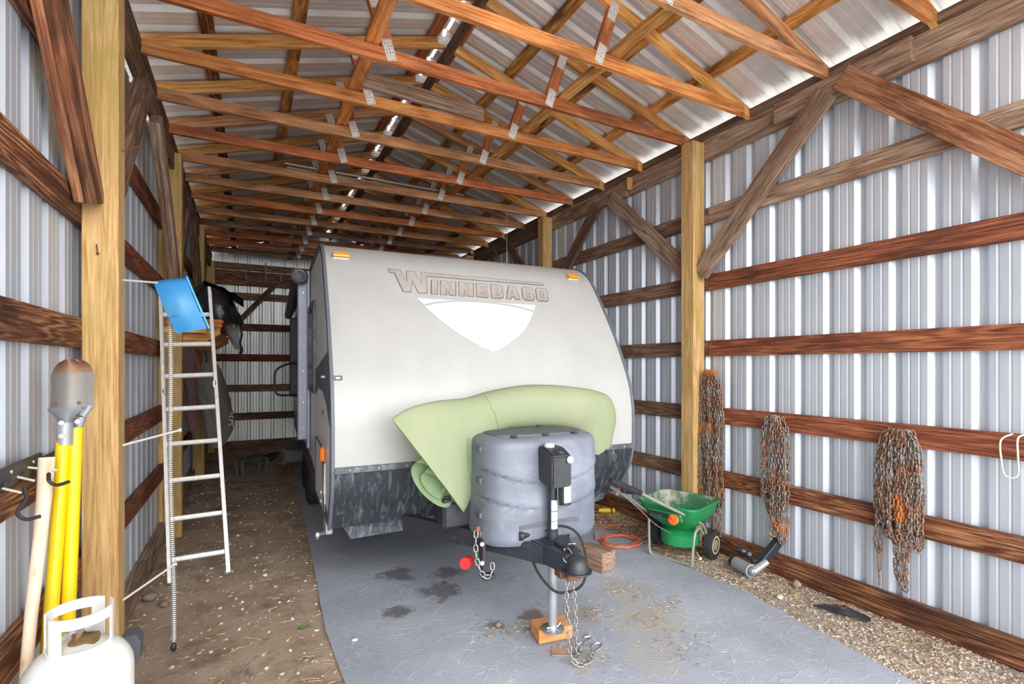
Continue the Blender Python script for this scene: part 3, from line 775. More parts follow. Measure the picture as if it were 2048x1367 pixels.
# awning: arms and rolled fabric
aw = None
bm = new(); add_box(bm, (TXL-.065, 5.2, 1.70), (.10, .09, 1.62), bevel=.01); add_box(bm, (TXL-.02, 5.2, 1.66), (.03, .15, 1.7), bevel=.006)
aw = part('awning_arm', bm, M['armgrey'])
for z in (1.0, 1.25, 1.55, 2.3):
    bm = new(); add_lathe(bm, [(.008, 0), (.006, .004)], (TXL-.065, 5.155, z), (0, -1, 0), 8); part('screw', bm, M['zinc'], aw)
bm = new(); add_tube(bm, [(TXL-.10, 5.08, 2.44), (TXL-.10, 9.1, 2.44)], .062, 16); an = part('awning_roll', bm, M['black'])
bm = new(); add_lathe(bm, [(.075, 0), (.075, .02), (.06, .03), (.02, .034)], (TXL-.10, 5.08, 2.44), (0, -1, 0), 20); part('end_cap', bm, M['dktrim'], an)
bm = new(); add_tube(bm, [(TXL-.10+.052*math.cos(t), 5.045, 2.44+.052*math.sin(t)) for t in [k*.4 for k in range(16)]], .004, 5, closed=True); part('end_ring', bm, M['zinc'], an)
bm = new(); add_box(bm, (TXL-.07, 7.6, 1.72), (.10, .07, 1.1), bevel=.01); part('awning_arm', bm, M['black'])
bm = new(); add_box(bm, (TXL-.03, 6.6, 1.9), (.05, .5, .5), bevel=.02); part('folded_arm', bm, M['black'])  # black box for the folded rear awning arm
bm = new(); add_tube(bm, catmull([(TXL-.02, 7.3, 1.64), (TXL-.16, 7.25, 1.62), (TXL-.29, 7.2, 1.54), (TXL-.31, 7.2, 1.38), (TXL-.29, 7.2, 1.24), (TXL-.2, 7.22, 1.21), (TXL-.02, 7.3, 1.21)], 4), .014, 8); part('grab_handle', bm, M['black'])
bm = new(); add_box(bm, (TXL-.09, 7.3, .52), (.28, .6, .03), bevel=.008); add_box(bm, (TXL-.09, 7.0, .44), (.26, .04, .16), bevel=.008); add_box(bm, (TXL-.13, 7.3, .36), (.3, .6, .03), bevel=.008); add_box(bm, (TXL-.2, 7.0, .44), (.03, .04, .2)); part('entry_step', bm, M['black'])
# roof things
bm = new(); add_box(bm, (1.76, 5.6, 2.68), (.62, .75, .27), bevel=.05); part('air_conditioner', bm, M['coverdark'])
bm = new(); add_box(bm, (1.0, 4.5, 2.56), (.35, .35, .05), bevel=.015); part('roof_vent', bm, M['sidewall'])
# underbelly, axle and wheels, stabiliser
bm = new()
add_prism(bm, [(.40, 3.40, .555), (.46, 3.44, .45), (.95, 3.47, .45), (2.40, 3.47, .45), (2.49, 3.44, .48), (2.50, 3.40, .555)], (0, 5.4, 0)); part('underbelly', bm, M['skirt'], smooth=False)
for x in (TXL+.12, TXR-.12):
    for y in (6.2, 7.0):
        bm = new(); add_lathe(bm, [(.19, -.1), (.30, -.1), (.335, -.07), (.335, .07), (.30, .1), (.19, .1)], (x, y, .345), (1, 0, 0), 28); wh = part('wheel', bm, M['rubber'])
        bm = new(); add_lathe(bm, [(.06, -.085), (.19, -.07), (.2, .07), (.06, .085)], (x, y, .345), (1, 0, 0), 20); part('hub', bm, M['zinc'], wh)
bm = new(); add_box(bm, (TXL+.05, 3.95, .45), (.06, .12, .2), bevel=.01); add_tube(bm, [(TXL+.05, 3.95, .36), (TXL-.04, 3.9, .36)], .014, 8); add_lathe(bm, [(.03, 0), (.03, .02)], (TXL-.04, 3.9, .36), (1, 0, 0), 8); part('stabiliser_jack', bm, M['zinc'])
# A-frame
def beam(name, a, b_, w_, h_, mat, parent=tl, bev=.004):
    bm = new(); a, b_ = V(a), V(b_); F = frame(b_-a)
    add_box(bm, (a+b_)/2, ((b_-a).length, w_, h_), F, bev); return part(name, bm, M[mat], parent, smooth=False)
beam('frame_rail', (.80, 3.34, .545), (1.395, 2.40, .545), .055, .105, 'blackmetal')
beam('frame_rail', (2.08, 3.34, .545), (1.475, 2.40, .545), .055, .105, 'blackmetal')
beam('cross_member', (1.05, 3.08, .56), (1.83, 3.08, .56), .05, .07, 'blackmetal')
bm = new()
add_prism(bm, [(1.30, 2.66, .50), (1.57, 2.66, .50), (1.49, 2.24, .50), (1.385, 2.24, .50)], (0, 0, .102)); cp = part('coupler', bm, M['blackmetal'], smooth=False)
bm = new(); add_lathe(bm, [(.062, -.03), (.060, .0), (.052, .03), (.034, .048), (.006, .056)], (1.437, 2.21, .548), (0, 0, 1), 20)
add_lathe(bm, [(.078, -.004), (.080, 0), (.078, .004)], (1.437, 2.21, .523), (0, 0, 1), 20); part('ball_socket', bm, M['black'], cp)
bm = new(); add_prism(bm, [(1.40, 2.32, .598), (1.47, 2.32, .598), (1.465, 2.27, .63), (1.41, 2.27, .63)], (0, .02, .006)); add_box(bm, (1.437, 2.36, .612), (.05, .12, .024), bevel=.006); part('latch_lever', bm, M['black'], cp)
bm = new(); add_tube(bm, catmull([(1.395, 2.27, .60), (1.38, 2.25, .575), (1.40, 2.225, .565), (1.43, 2.25, .60), (1.42, 2.29, .625), (1.40, 2.28, .61)], 4), .0035, 6); add_tube(bm, [(1.44, 2.30, .632), (1.475, 2.285, .634)], .004, 6); part('safety_pin', bm, M['zinc'], cp)
bm = new(); add_box(bm, (1.437, 2.33, .475), (.10, .07, .05), bevel=.006); add_box(bm, (1.437, 2.24, .485), (.08, .02, .05), bevel=.004); part('coupler_bracket', bm, M['nail'], cp)
# jack
bm = new(); add_lathe(bm, [(.066, 0), (.068, .006), (.04, .010)], (1.44, 2.47, .600), (0, 0, 1), 24); add_tube(bm, [(1.44, 2.47, .60), (1.44, 2.47, .96)], .027, 16)
add_tube(bm, [(1.44, 2.47, .60), (1.44, 2.47, .66)], .031, 16); jk = part('tongue_jack', bm, M['blackmetal'])
bm = new(); add_tube(bm, [(1.44, 2.47, .102), (1.44, 2.47, .52)], .0265, 18); add_lathe(bm, [(.066, 0), (.068, .006), (.05, .012), (.03, .014)], (1.44, 2.47, .090), (0, 0, 1), 24)
add_tube(bm, [(1.395, 2.46, .112), (1.425, 2.452, .112)], .006, 8); add_tube(bm, [(1.455, 2.445, .112), (1.475, 2.44, .135)], .004, 8); part('jack_leg', bm, M['zinc'], jk)
bm = new(); add_prism(bm, [(1.375, 2.36, .925), (1.375, 2.36, 1.10), (1.375, 2.44, 1.135), (1.375, 2.54, 1.135), (1.375, 2.54, .945), (1.375, 2.42, .925)], (.125, 0, 0))
bmesh.ops.bevel(bm, geom=list(bm.edges), offset=.008, segments=2, affect='EDGES')
add_lathe(bm, [(.034, 0), (.034, .02), (.026, .034)], (1.455, 2.42, 1.10), (.2, -.5, .8), 16)
jh = part('jack_head', bm, M['black'])
bm = new(); add_lathe(bm, [(.030, 0), (.030, .012), (.024, .022)], (1.425, 2.48, 1.135), (0, 0, 1), 16); part('turn_cap', bm, M['cap'], jh)
bm = new(); add_lathe(bm, [(.020, 0), (.020, .006), (.012, .010)], (1.482, 2.352, 1.078), (0, -1, .1), 16); part('level_gauge', bm, M['cap'], jh)
bm = new(); add_tube(bm, [(1.480, 2.405, .94), (1.480, 2.405, .818)], .036, 18); mo = part('jack_motor', bm, M['black'], jk)
bm = new(); rows = []
for zz in (.935, .835): rows.append([(1.480+.0368*math.cos(t), 2.405+.0368*math.sin(t), zz) for t in [math.radians(d) for d in range(235, 325, 10)]])
add_grid(bm, rows); part('motor_label', bm, M['white'], jk)
for z0, z1 in ((.775, .835), (.718, .770), (.672, .714)):
    bm = new(); rows = []
    for zz in (z0, z1): rows.append([(1.44+.0279*math.cos(t), 2.47+.0279*math.sin(t), zz) for t in [math.radians(d) for d in range(225, 330, 10)]])
    add_grid(bm, rows); part('tube_label', bm, M['white'], jk)
bm = new(); add_tube(bm, catmull([(1.34, 2.55, .628), (1.40, 2.53, .635), (1.47, 2.52, .655), (1.53, 2.50, .66), (1.575, 2.44, .64), (1.59, 2.38, .58), (1.585, 2.34, .48), (1.56, 2.34, .38), (1.50, 2.38, .33), (1.42, 2.42, .335), (1.36, 2.50, .42), (1.345, 2.58, .52)], 5), .0075, 8)
cb = part('power_cable', bm, M['rubber'])
bm = new(); add_tube(bm, [(1.262, 2.53, .632), (1.345, 2.55, .632)], .021, 14); add_tube(bm, [(1.255, 2.53, .632), (1.275, 2.53, .632)], .026, 14); part('plug', bm, M['black'], cb)
bm = new(); add_tube(bm, catmull([(1.47, 2.50, .85), (1.475, 2.51, .78), (1.478, 2.49, .70), (1.472, 2.5, .66)], 4), .004, 6); part('wire', bm, M['black'], jk)
# propane cover
CX, CY, CA, CB = 1.468, 2.755, .385, .235
def cover_pt(t, z, shrink=0):
    e = .62
    c, s = math.cos(t), math.sin(t)
    a, b_ = CA, CB
    x = CX+(a-shrink)*math.copysign(abs(c)**e, c); y = CY+(b_-shrink)*math.copysign(abs(s)**(e if s < 0 else .35), s)
    return x, y
bm = new(); rows = []; nt = 96
zs = [.568+i*.0147 for i in range(43)]
for z in zs:
    row = []
    top = z-1.125
    for k in range(nt):
        t = 2*math.pi*k/nt; x0, y0 = cover_pt(t, z); u_ = (x0-CX)/CA
        sh = 0
        if top > 0: sh += .055*(1-math.sqrt(max(0, 1-min(1, top/.060)**2)))
        bt = .60-z
        if bt > 0: sh += bt*.5
        front = max(0, min(1, (CY+.1-y0)/.15))
        for zc, sag in ((.912, .090), (.765, .075)):
            gz_ = zc+sag*u_*u_; d = (z-gz_)
            if -.012 < d < .012: sh += .011*front*(1-abs(d)/.012)
            if 0 < d < .2: sh += -.010*front*math.exp(-d/.06)
        # scalloped upper front
        if z > 1.0: sh += .016*front*math.exp(-((u_-.0)/.16)**2)*(z-1.0)/.1
        x1, y1 = cover_pt(t, z, sh)
        row.append((x1, y1, z))
    rows.append(row)
vs = add_grid(bm, rows, closed=True); bm.faces.new(vs[-1]); bm.faces.new(vs[0][::-1])
pc = part('propane_cover', bm, M['cover'], smooth=50)
bm = new(); rows = []
for sh, z in ((.075, 1.182), (.080, 1.194), (.11, 1.199)):
    rows.append([(*cover_pt(2*math.pi*k/48, 0, sh), z) for k in range(48)])
vs = add_grid(bm, rows, closed=True); bm.faces.new(vs[-1]); part('cover_lid', bm, M['coverdark'], pc)
for x in (1.25, 1.46, 1.66):
    bm = new(); add_box(bm, (x, 2.585, 1.192), (.035, .03, .008), bevel=.002); part('clip', bm, M['black'], pc)
for x in (1.30, 1.60):
    bm = new(); add_box(bm, (x, 2.93, 1.204), (.035, .03, .02), bevel=.002); part('clip', bm, M['black'], pc)
for z in (1.115, .93, .73, .625):
    bm = new(); add_box(bm, (CX-CA+.004, 2.71, z), (.03, .07, .035), bevel=.003); cl = part('clip', bm, M['coverdark'], pc)
    bm = new(); add_lathe(bm, [(.006, 0), (.004, .004)], (CX-CA-.006, 2.68, z+.005), (-.6, -1, 0), 8); part('screw', bm, M['white'], cl)
bm = new(); rows = []
for zz in (.676, .700):
    rows.append([(*cover_pt(math.radians(dg), 0, -.0045), zz-.010*abs(dg-272)/20) for dg in range(248, 292, 4)])
add_grid(bm, rows); part('hand_slot', bm, M['coverdark'], pc)
# battery box and bracket on the left rail
bm = new(); add_box(bm, (1.02, 2.98, .69), (.20, .20, .17), bevel=.02); add_box(bm, (1.02, 2.98, .785), (.22, .22, .03), bevel=.01); bx = part('battery_box', bm, M['black'])
bm = new(); add_tube(bm, [(.92, 2.86, .81), (1.12, 2.86, .815)], .010, 8); part('strap', bm, M['rubber'], bx)
bm = new(); add_box(bm, (1.10, 2.70, .50), (.022, .06, .28), bevel=.004); add_box(bm, (1.13, 2.68, .37), (.07, .05, .03), bevel=.004); bk = part('hitch_bracket', bm, M['blackmetal'])
bm = new(); add_tube(bm, [(1.055, 2.80, .43), (1.01, 2.75, .44)], .034, 16); part('red_cap', bm, M['red'], bk)
bm = new(); add_box(bm, (1.055, 2.66, .665), (.03, .02, .03), bevel=.004); part('padlock', bm, M['nail'], bk)
for z in (.46, .57):
    bm = new(); add_lathe(bm, [(.013, 0), (.013, .012)], (1.088, 2.67, z), (-.7, -1, 0), 6); part('bolt', bm, M['cap'], bk)

def template(kind):
    bm = new()
    if kind: bmesh.ops.create_icosphere(bm, subdivisions=1, radius=1)
    else: bmesh.ops.create_cube(bm, size=1.3)
    bm.verts.ensure_lookup_table()
    vs = [v.co.copy() for v in bm.verts]; fs = [[v.index for v in f.verts] for f in bm.faces]; bm.free(); return vs, fs
TPL = [template(0), template(1)]
def from_lists(name, vv, ff, mi, mats, par):
    me = bpy.data.meshes.new(name); me.from_pydata(vv, [], ff)
    for m in mats: me.materials.append(M[m])
    me.polygons.foreach_set('material_index', mi); me.update()
    o = link(name, me, par, I4); o['kind'] = 'stuff'; return o
# ---------------------------------------------------------------- chains
def link_mesh(name, L, W, r, mat, seg=4, n=10, twist=0):
    bm = new(); pts = []
    R_ = W/2-r; h = L/2-W/2
    for k in range(n):
        t = 2*math.pi*k/n
        x = R_*math.sin(t); y = R_*math.cos(t)+(h if math.cos(t) > 0 else -h)
        pts.append((y, x, twist*x*y/(L*W)*4 if twist else 0))
    add_tube(bm, pts, r, seg, closed=True)
    return finish(bm, name, mat, 80)
LM = {}
def get_link(L, W, r, m, tw=0):
    k = (L, W, r, m, tw)
    if k not in LM: LM[k] = link_mesh('link', L, W, r, M[m], 5, 10, tw)
    return LM[k]
def chain_path(path, pitch):
    path = [V(p) for p in path]; out = []; acc = 0; i = 0; pos = path[0].copy(); out.append(pos.copy())
    tgt = pitch; total = [0]
    for a, b in zip(path, path[1:]): total.append(total[-1]+(b-a).length)
    d = 0
    while d < total[-1]:
        while i < len(path)-2 and total[i+1] < d: i += 1
        seg = total[i+1]-total[i]
        out.append(path[i].lerp(path[i+1], (d-total[i])/seg if seg > 1e-9 else 0)); d += pitch
    return out[1:]
EXTRA = []
def lay_chain(parent, path, L=.042, W=.026, r=.0036, mats=('chain',), A=I4, tw=0, rnd=0, maxn=999, pick=None):
    pts = chain_path(path, L-2*r-.001); cnt = 0
    for i, (a, b) in enumerate(zip(pts, pts[1:])):
        mid = (a+b)/2; F = frame(b-a, (1, .3, 0) if abs((b-a).normalized().x) < .8 else (0, 0, 1))
        roll = (math.pi/4 if i % 2 else -math.pi/4)+R.uniform(-rnd, rnd)
        m = pick(mid) if pick else R.choice(mats)
        Mx = A @ Matrix.Translation(mid) @ F.to_4x4() @ Matrix.Rotation(roll, 4, 'X') @ Matrix.Rotation(R.uniform(-rnd, rnd)*.35, 4, 'Z')
        if cnt >= maxn: EXTRA.append((get_link(L, W, r, m, tw), Mx, m))
        else: link('link', get_link(L, W, r, m, tw), parent, Mx)
        cnt += 1
    return cnt
# the short loop by the bracket and the two strands under the coupler
lay_chain(bk, catmull([(1.045, 2.66, .655), (1.04, 2.655, .58), (1.045, 2.655, .50), (1.07, 2.65, .42), (1.105, 2.65, .375), (1.14, 2.65, .40), (1.145, 2.66, .46)], 5), .050, .032, .0045, A=PT, rnd=.15)
sc = part('safety_chain', (lambda b_: (add_tube(b_, [(1.40, 2.30, .485), (1.42, 2.28, .465), (1.445, 2.30, .485)], .005, 6), b_)[1])(new()), M['nail'])
sc['label'] = 'galvanised safety chain hanging under the coupler in two strands'
lay_chain(sc, catmull([(1.415, 2.27, .46), (1.405, 2.265, .35), (1.412, 2.26, .22), (1.42, 2.25, .08), (1.44, 2.23, .022), (1.50, 2.20, .02), (1.55, 2.25, .022), (1.60, 2.28, .022)], 5), .044, .027, .004, A=PT, rnd=.12)
lay_chain(sc, catmull([(1.445, 2.27, .46), (1.455, 2.26, .34), (1.462, 2.26, .2), (1.468, 2.27, .07), (1.50, 2.28, .022), (1.54, 2.32, .02), (1.53, 2.36, .022), (1.58, 2.36, .05)], 5), .044, .027, .004, A=PT, rnd=.12)
bm = new(); add_tube(bm, catmull([(1.60, 2.28, .02), (1.65, 2.30, .02), (1.68, 2.33, .02), (1.65, 2.35, .02), (1.61, 2.33, .02)], 4), .006, 6); add_tube(bm, catmull([(1.58, 2.36, .03), (1.64, 2.39, .02), (1.67, 2.42, .02), (1.63, 2.43, .02)], 4), .006, 6); part('hook', bm, M['zinc'], sc)

# ---------------------------------------------------------------- green foam mat draped over the cover
gm = thing('foam_mat', 'pale green rolled foam pad draped in an arch over the grey propane cover', 'foam pad', tuple(pw(1.45, 3.0, 1.16)), -DEL)
SEC = [  # top point, bottom point, depth half, y shift
 ((.600, 1.300), (1.030, .715), .050, 2.83),
 ((.700, 1.352), (1.075, .760), .062, 2.86),
 ((.850, 1.384), (1.137, .862), .080, 2.90),
 ((.975, 1.392), (1.175, .985), .095, 2.935),
 ((1.102, 1.400), (1.238, 1.095), .108, 2.955),
 ((1.279, 1.440), (1.345, 1.168), .118, 2.975),
 ((1.514, 1.470), (1.480, 1.180), .120, 2.985),
 ((1.720, 1.468), (1.655, 1.176), .118, 2.985),
 ((1.900, 1.452), (1.790, 1.160), .116, 2.985),
 ((2.080, 1.425), (1.900, 1.140), .112, 2.99),
 ((2.215, 1.378), (1.962, 1.095), .108, 3.00),
 ((2.272, 1.270), (1.980, 1.045), .100, 3.00),
 ((2.268, 1.170), (1.985, .990), .095, 3.00),
 ((2.235, 1.060), (2.010, .965), .088, 3.00)]
def sec_at(i):
    i = max(0, min(len(SEC)-1, i)); a = int(i); b_ = min(a+1, len(SEC)-1); t = i-a
    A_, B_ = SEC[a], SEC[b_]
    return V((lerp(A_[0][0], B_[0][0], t), 0, lerp(A_[0][1], B_[0][1], t))), V((lerp(A_[1][0], B_[1][0], t), 0, lerp(A_[1][1], B_[1][1], t))), lerp(A_[2], B_[2], t), lerp(A_[3], B_[3], t)
bm = new(); rows = []; NS = 40
S4 = catmull([(i, 0, 0) for i in range(len(SEC))], 4)
topc = catmull([(s[0][0], s[3], s[0][1]) for s in SEC], 5); botc = catmull([(s[1][0], s[3], s[1][1]) for s in SEC], 5); dep = [v.x for v in catmull([(s[2], 0, 0) for s in SEC], 5)]
NR = len(topc)
for i in range(NR):
    C_ = (topc[i]+botc[i])/2; Ax = (topc[i]-botc[i])/2
    row = []
    for k in range(NS):
        t = 2*math.pi*k/NS; e = 1
        f = 1.0
        rag = 0
        p = C_+Ax*math.cos(t)+V((0, -1, 0))*dep[i]*math.sin(t)
        if i == NR-1: p += V((.01*noise.noise(V((k*.9, 0, 0))), 0, -.02-.03*noise.noise(V((k*.6, 2, 0)))))
        row.append(p)
    rows.append(row)
add_grid(bm, rows, closed=True)
bmesh.ops.solidify(bm, geom=list(bm.faces), thickness=.012)
# flared mouth is open; cap the ragged far end loosely by leaving it open too
fo = obj('outer_layer', bm, M['foam'], gm, PT, 60)
# inner roll: a spiral sheet poking out of the mouth
bm = new(); rows = []
c0 = V((.785, 2.86, .885)); ax = V((.55, .10, .62)).normalized()      # roll axis runs up into the arch
maj = V((.150, 0, -.178)); mnr = V((.046, -.03, .040))
path = []
for j in range(58):
    t = j/57*2*math.pi*2.15
    rr = 1-j/57*.72
    path.append((t, rr))
for s_ in range(5):
    row = []
    for t, rr in path:
        row.append(c0+V((.07, 0, -.01))+ax*(s_*.06)+maj*rr*math.cos(t)*(1-.04*s_)+mnr*rr*math.sin(t)*(1+.1*s_)*1.5)
    rows.append(row)
add_grid(bm, rows); bmesh.ops.solidify(bm, geom=list(bm.faces), thickness=.011)
obj('inner_roll', bm, M['foamdk'], gm, PT, 50)
bm = new(); i = 23
pts = []
for k in range(2, 16):
    t = math.pi*k/18; C_ = (topc[i]+botc[i])/2; Ax = (topc[i]-botc[i])/2
    pts.append(C_+Ax*math.cos(t)*1.01+V((0, -1, 0))*dep[i]*math.sin(t)*1.03+V((.012*noise.noise(V((k*.8, 0, 5))), -.001, 0)))
add_tube(bm, pts, [.001+.003*abs(noise.noise(V((k*1.3, 1, 1)))) for k in range(len(pts))], 5); obj('crease', bm, M['crease'], gm, PT)

# ---------------------------------------------------------------- blocks under and beside the jack
t = thing('jack_block', 'small orange wood block standing under the jack foot', 'block', (1.56, 2.49, .0))
Mx = Matrix.Translation((1.575, 2.478, .053)) @ Matrix.Rotation(math.radians(-10), 4, 'Z')
bm = new(); add_box(bm, (0, 0, 0), (.21, .14, .074), bevel=.003); me = finish(bm, 'cut_timber', M['block'], False); link('timber', me, t, Mx)
t = thing('timber_block', 'thick weathered timber offcut lying on the mat right of the coupler', 'block', (2.45, 3.16, 0))
dx = V((2.367-2.305, 3.032-3.272, 0)); Mx = Matrix.Translation((2.438, 3.18, .082)) @ Matrix.Rotation(math.atan2(dx.y, dx.x), 4, 'Z')
bm = new(); add_box(bm, (0, 0, 0), (.26, .165, .145), bevel=.005); me = finish(bm, 'cut_timber', M['grey'], False); link('timber', me, t, Mx)
bm = new(); add_box(bm, (0, 0, 0), (.14, .07, .004), Matrix.Rotation(-.5, 3, 'Z'), .001)
o = obj('steel_plate', bm, M['zinc'], None, Matrix.Translation((1.545, 2.30, .012)), smooth=False); tag(o, 'small flat steel plate on the mat under the loose chain ends', 'plate')

# ---------------------------------------------------------------- broadcast spreader
HF = Matrix.Translation((3.22, 3.06, 0)) @ Matrix.Rotation(math.radians(17.5), 4, 'Z')   # x forward, y along the axle
sp = thing('broadcast_spreader', 'green push spreader with orange dial standing by the right wall', 'spreader', (3.22, 3.06, 0), math.radians(17.5))
def sprt(name, bm, mat, parent=sp, smooth=True): return obj(name, bm, M[mat] if isinstance(mat, str) else mat, parent, HF, smooth)
def rrect(a, b_, r, z, cx=0, n=5):
    out = []
    for (sx, sy, t0) in ((1, 1, 0), (-1, 1, 90), (-1, -1, 180), (1, -1, 270)):
        for k in range(n+1):
            t = math.radians(t0+90*k/n); out.append(V((cx+sx*(a-r)+r*math.cos(t), sy*(b_-r)+r*math.sin(t), z)))
    return out
bm = new()
lv = [(.255, .255, .07, .475, 0), (.262, .262, .075, .475, 0), (.262, .262, .075, .458, 0), (.248, .25, .07, .452, 0), (.225, .23, .08, .36, .01), (.16, .19, .08, .30, .02), (.09, .10, .05, .235, .02)]
add_grid(bm, [rrect(*q) for q in lv], closed=True)
vin = [(.255, .255, .07, .475, 0), (.240, .242, .065, .45, 0), (.215, .22, .07, .36, .01), (.15, .175, .07, .31, .02), (.07, .08, .04, .25, .02)]
vs = add_grid(bm, [rrect(*q) for q in vin], mi=1, closed=True); f = bm.faces.new(vs[-1]); f.material_index = 1
hop = sprt('hopper', bm, [M['green'], M['greeninner']], smooth=40)
bm = new(); add_lathe(bm, [(.12, .10), (.155, .11), (.16, .20), (.14, .215), (.10, .24)], (.02, 0, 0), (0, 0, 1), 24); sprt('spinner_guard', bm, 'green')
# control panel on the operator side
bm = new(); add_box(bm, (-.285, -.02, .40), (.025, .30, .075), Matrix.Rotation(-.45, 3, 'Y'), .012); pn = sprt('control_panel', bm, 'green')
bm = new(); add_box(bm, (-.30, .03, .402), (.006, .19, .055), Matrix.Rotation(-.45, 3, 'Y'), .002); sprt('scale_plate', bm, 'black', pn)
for i in range(5):
    bm = new(); add_box(bm, (-.3045, .10-.03*i, .410), (.002, .016, .008), Matrix.Rotation(-.45, 3, 'Y')); sprt('scale_mark', bm, 'taupe', pn, False)
for i in range(3):
    bm = new(); add_box(bm, (-.3035, .085-.035*i, .393), (.002, .022, .006), Matrix.Rotation(-.45, 3, 'Y')); sprt('scale_mark', bm, 'green' if i % 2 else 'taupe', pn, False)
bm = new(); add_lathe(bm, [(.042, 0), (.044, .012), (.036, .024), (.012, .028)], (-.30, -.105, .385), (-.9, 0, .43), 22); add_box(bm, (-.328, -.105, .398), (.014, .02, .07), Matrix.Rotation(-.45, 3, 'Y'), .004); sprt('dial', bm, 'orange', pn)
# handle: two tubes from the axle frame up to the grip
bm = new()
add_tube(bm, catmull([(.10, -.20, .16), (.02, -.21, .27), (-.12, -.21, .36), (-.30, -.12, .46), (-.50, -.02, .575), (-.62, .02, .64)], 5), .0125, 10)
add_tube(bm, catmull([(.10, .18, .2), (-.05, .20, .30), (-.25, .19, .40), (-.55, .15, .56), (-.84, .12, .70)], 5), .0125, 10)
hd = sprt('handle_frame', bm, 'taupe')
bm = new(); add_tube(bm, catmull([(-.60, .015, .63), (-.66, .03, .655), (-.80, .05, .715), (-.93, .07, .77)], 4), [.020]*3+[.023]*8+[.020]*2, 12); sprt('grip', bm, 'rubber', hd)
bm = new(); add_tube(bm, [(-.62, .06, .62), (-.70, .12, .64)], .010, 8); add_box(bm, (-.70, .13, .65), (.05, .03, .03), bevel=.006); sprt('trigger', bm, 'black', hd)
bm = new(); add_box(bm, (-.715, .13, .668), (.03, .016, .01), bevel=.003); sprt('trigger_tip', bm, 'orange', hd)
bm = new(); add_tube(bm, catmull([(-.80, .10, .68), (-.6, .02, .5), (-.42, .0, .36), (-.25, -.03, .26), (-.1, .0, .2)], 4), .003, 6); sprt('control_cable', bm, 'taupe', hd)
# stand: U shaped tube
bm = new(); add_tube(bm, catmull([(.02, -.20, .22), (-.06, -.205, .285), (-.14, -.205, .26), (-.17, -.20, .12), (-.175, -.19, .02), (-.17, -.14, .012), (-.17, 0, .012), (-.17, .12, .012), (-.175, .17, .025), (-.175, .18, .12), (-.17, .185, .30)], 5), .0115, 10); sprt('stand', bm, 'taupe')
bm = new(); add_tube(bm, [(.12, -.25, .112), (.12, .25, .112)], .008, 8); add_tube(bm, [(.12, -.20, .112), (.09, -.20, .20)], .010, 8); add_tube(bm, [(.12, .20, .112), (.09, .20, .22)], .010, 8); sprt('axle', bm, 'taupe')
for s in (-1, 1):
    bm = new(); add_lathe(bm, [(.072, -.030), (.100, -.032), (.115, -.024), (.117, 0), (.115, .024), (.100, .032), (.072, .030)], (.12, s*.235, .117), (0, 1, 0), 28); wh = sprt('wheel', bm, 'rubber')
    for k in range(18):
        t = 2*math.pi*k/18
        for q in (-1, 1):
            bm2 = None
    bm = new()
    for k in range(20):
        t = 2*math.pi*k/20
        rot = Matrix.Rotation(-t, 3, 'Y')
        for q in (-1, 1): add_box(bm, V((.12, s*.235+q*.014, .117))+rot @ V((.1165, 0, 0)), (.006, .020, .014), rot @ Matrix.Rotation(q*.5, 3, 'X'))
    sprt('tread', bm, 'rubber', wh, False)
    bm = new(); add_lathe(bm, [(.02, -.036), (.045, -.030), (.074, -.022), (.074, .022), (.045, .030), (.02, .036)], (.12, s*.235, .117), (0, 1, 0), 22); hb = sprt('hub', bm, 'taupe', wh)
    bm = new(); add_lathe(bm, [(.074, 0), (.066, .003), (.060, .0), ], (.12, s*(.235)+(-.031 if s < 0 else .031), .117), (0, -1 if s < 0 else 1, 0), 22, cap=False); sprt('mud_ring', bm, 'strawdk' if s > 0 else 'straw', wh)
bm = new(); add_tube(bm, [(-.10, -.20, .10), (-.17, -.26, .085)], .004, 6); add_lathe(bm, [(.011, 0), (.012, .004), (.006, .007)], (-.17, -.26, .085), (-.6, -.8, -.1), 10); sprt('pull_knob', bm, 'white')

# ---------------------------------------------------------------- extension cord
bm = new(); pts = []
cx, cy = 2.955, 3.50
for k in range(150):
    t = k/150*2*math.pi*6.3; rr = .185-.012*math.sin(t*.31)-.055*(k/150)+.010*math.sin(k*1.7)
    pts.append((cx+rr*1.05*math.cos(t+2.2)+.01*math.sin(k*.13), cy+rr*.95*math.sin(t+2.2), .018+.014*((k*7) % 25)/25))
lead = catmull([(3.05, 4.32, .02), (3.14, 4.22, .02), (3.22, 4.05, .02), (3.16, 3.88, .02), (3.02, 3.86, .02), (2.90, 3.80, .02), (2.80, 3.66, .02)], 6)
add_tube(bm, [*lead, *pts], .0045, 6)
add_tube(bm, catmull([(3.43, 4.28, .02), (3.3, 4.32, .03), (3.1, 4.25, .02), (3.0, 4.10, .02), (3.08, 3.95, .02), (3.2, 3.82, .03), (3.12, 3.66, .02), (3.05, 3.62, .02)], 6), .0045, 6)
t = thing('extension_cord', 'coiled orange extension cord on the mat beside the spreader', 'cord', (2.96, 3.5, 0))
obj('cable', bm, M['cord'], t)
bm = new(); add_tube(bm, [(3.36, 4.33, .03), (3.395, 4.31, .03)], .022, 10); add_tube(bm, [(3.395, 4.31, .03), (3.47, 4.27, .03)], [.028, .024], 10); add_box(bm, (3.50, 4.255, .03), (.03, .05, .045), Matrix.Rotation(-.5, 3, 'Z'), .005); obj('plug', bm, M['plugyel'], t)
bm = new(); add_tube(bm, catmull([(3.36, 4.33, .03), (3.28, 4.36, .04), (3.18, 4.33, .03), (3.02, 4.40, .03), (2.9, 4.5, .03)], 5), .011, 8); obj('black_lead', bm, M['rubber'], t)

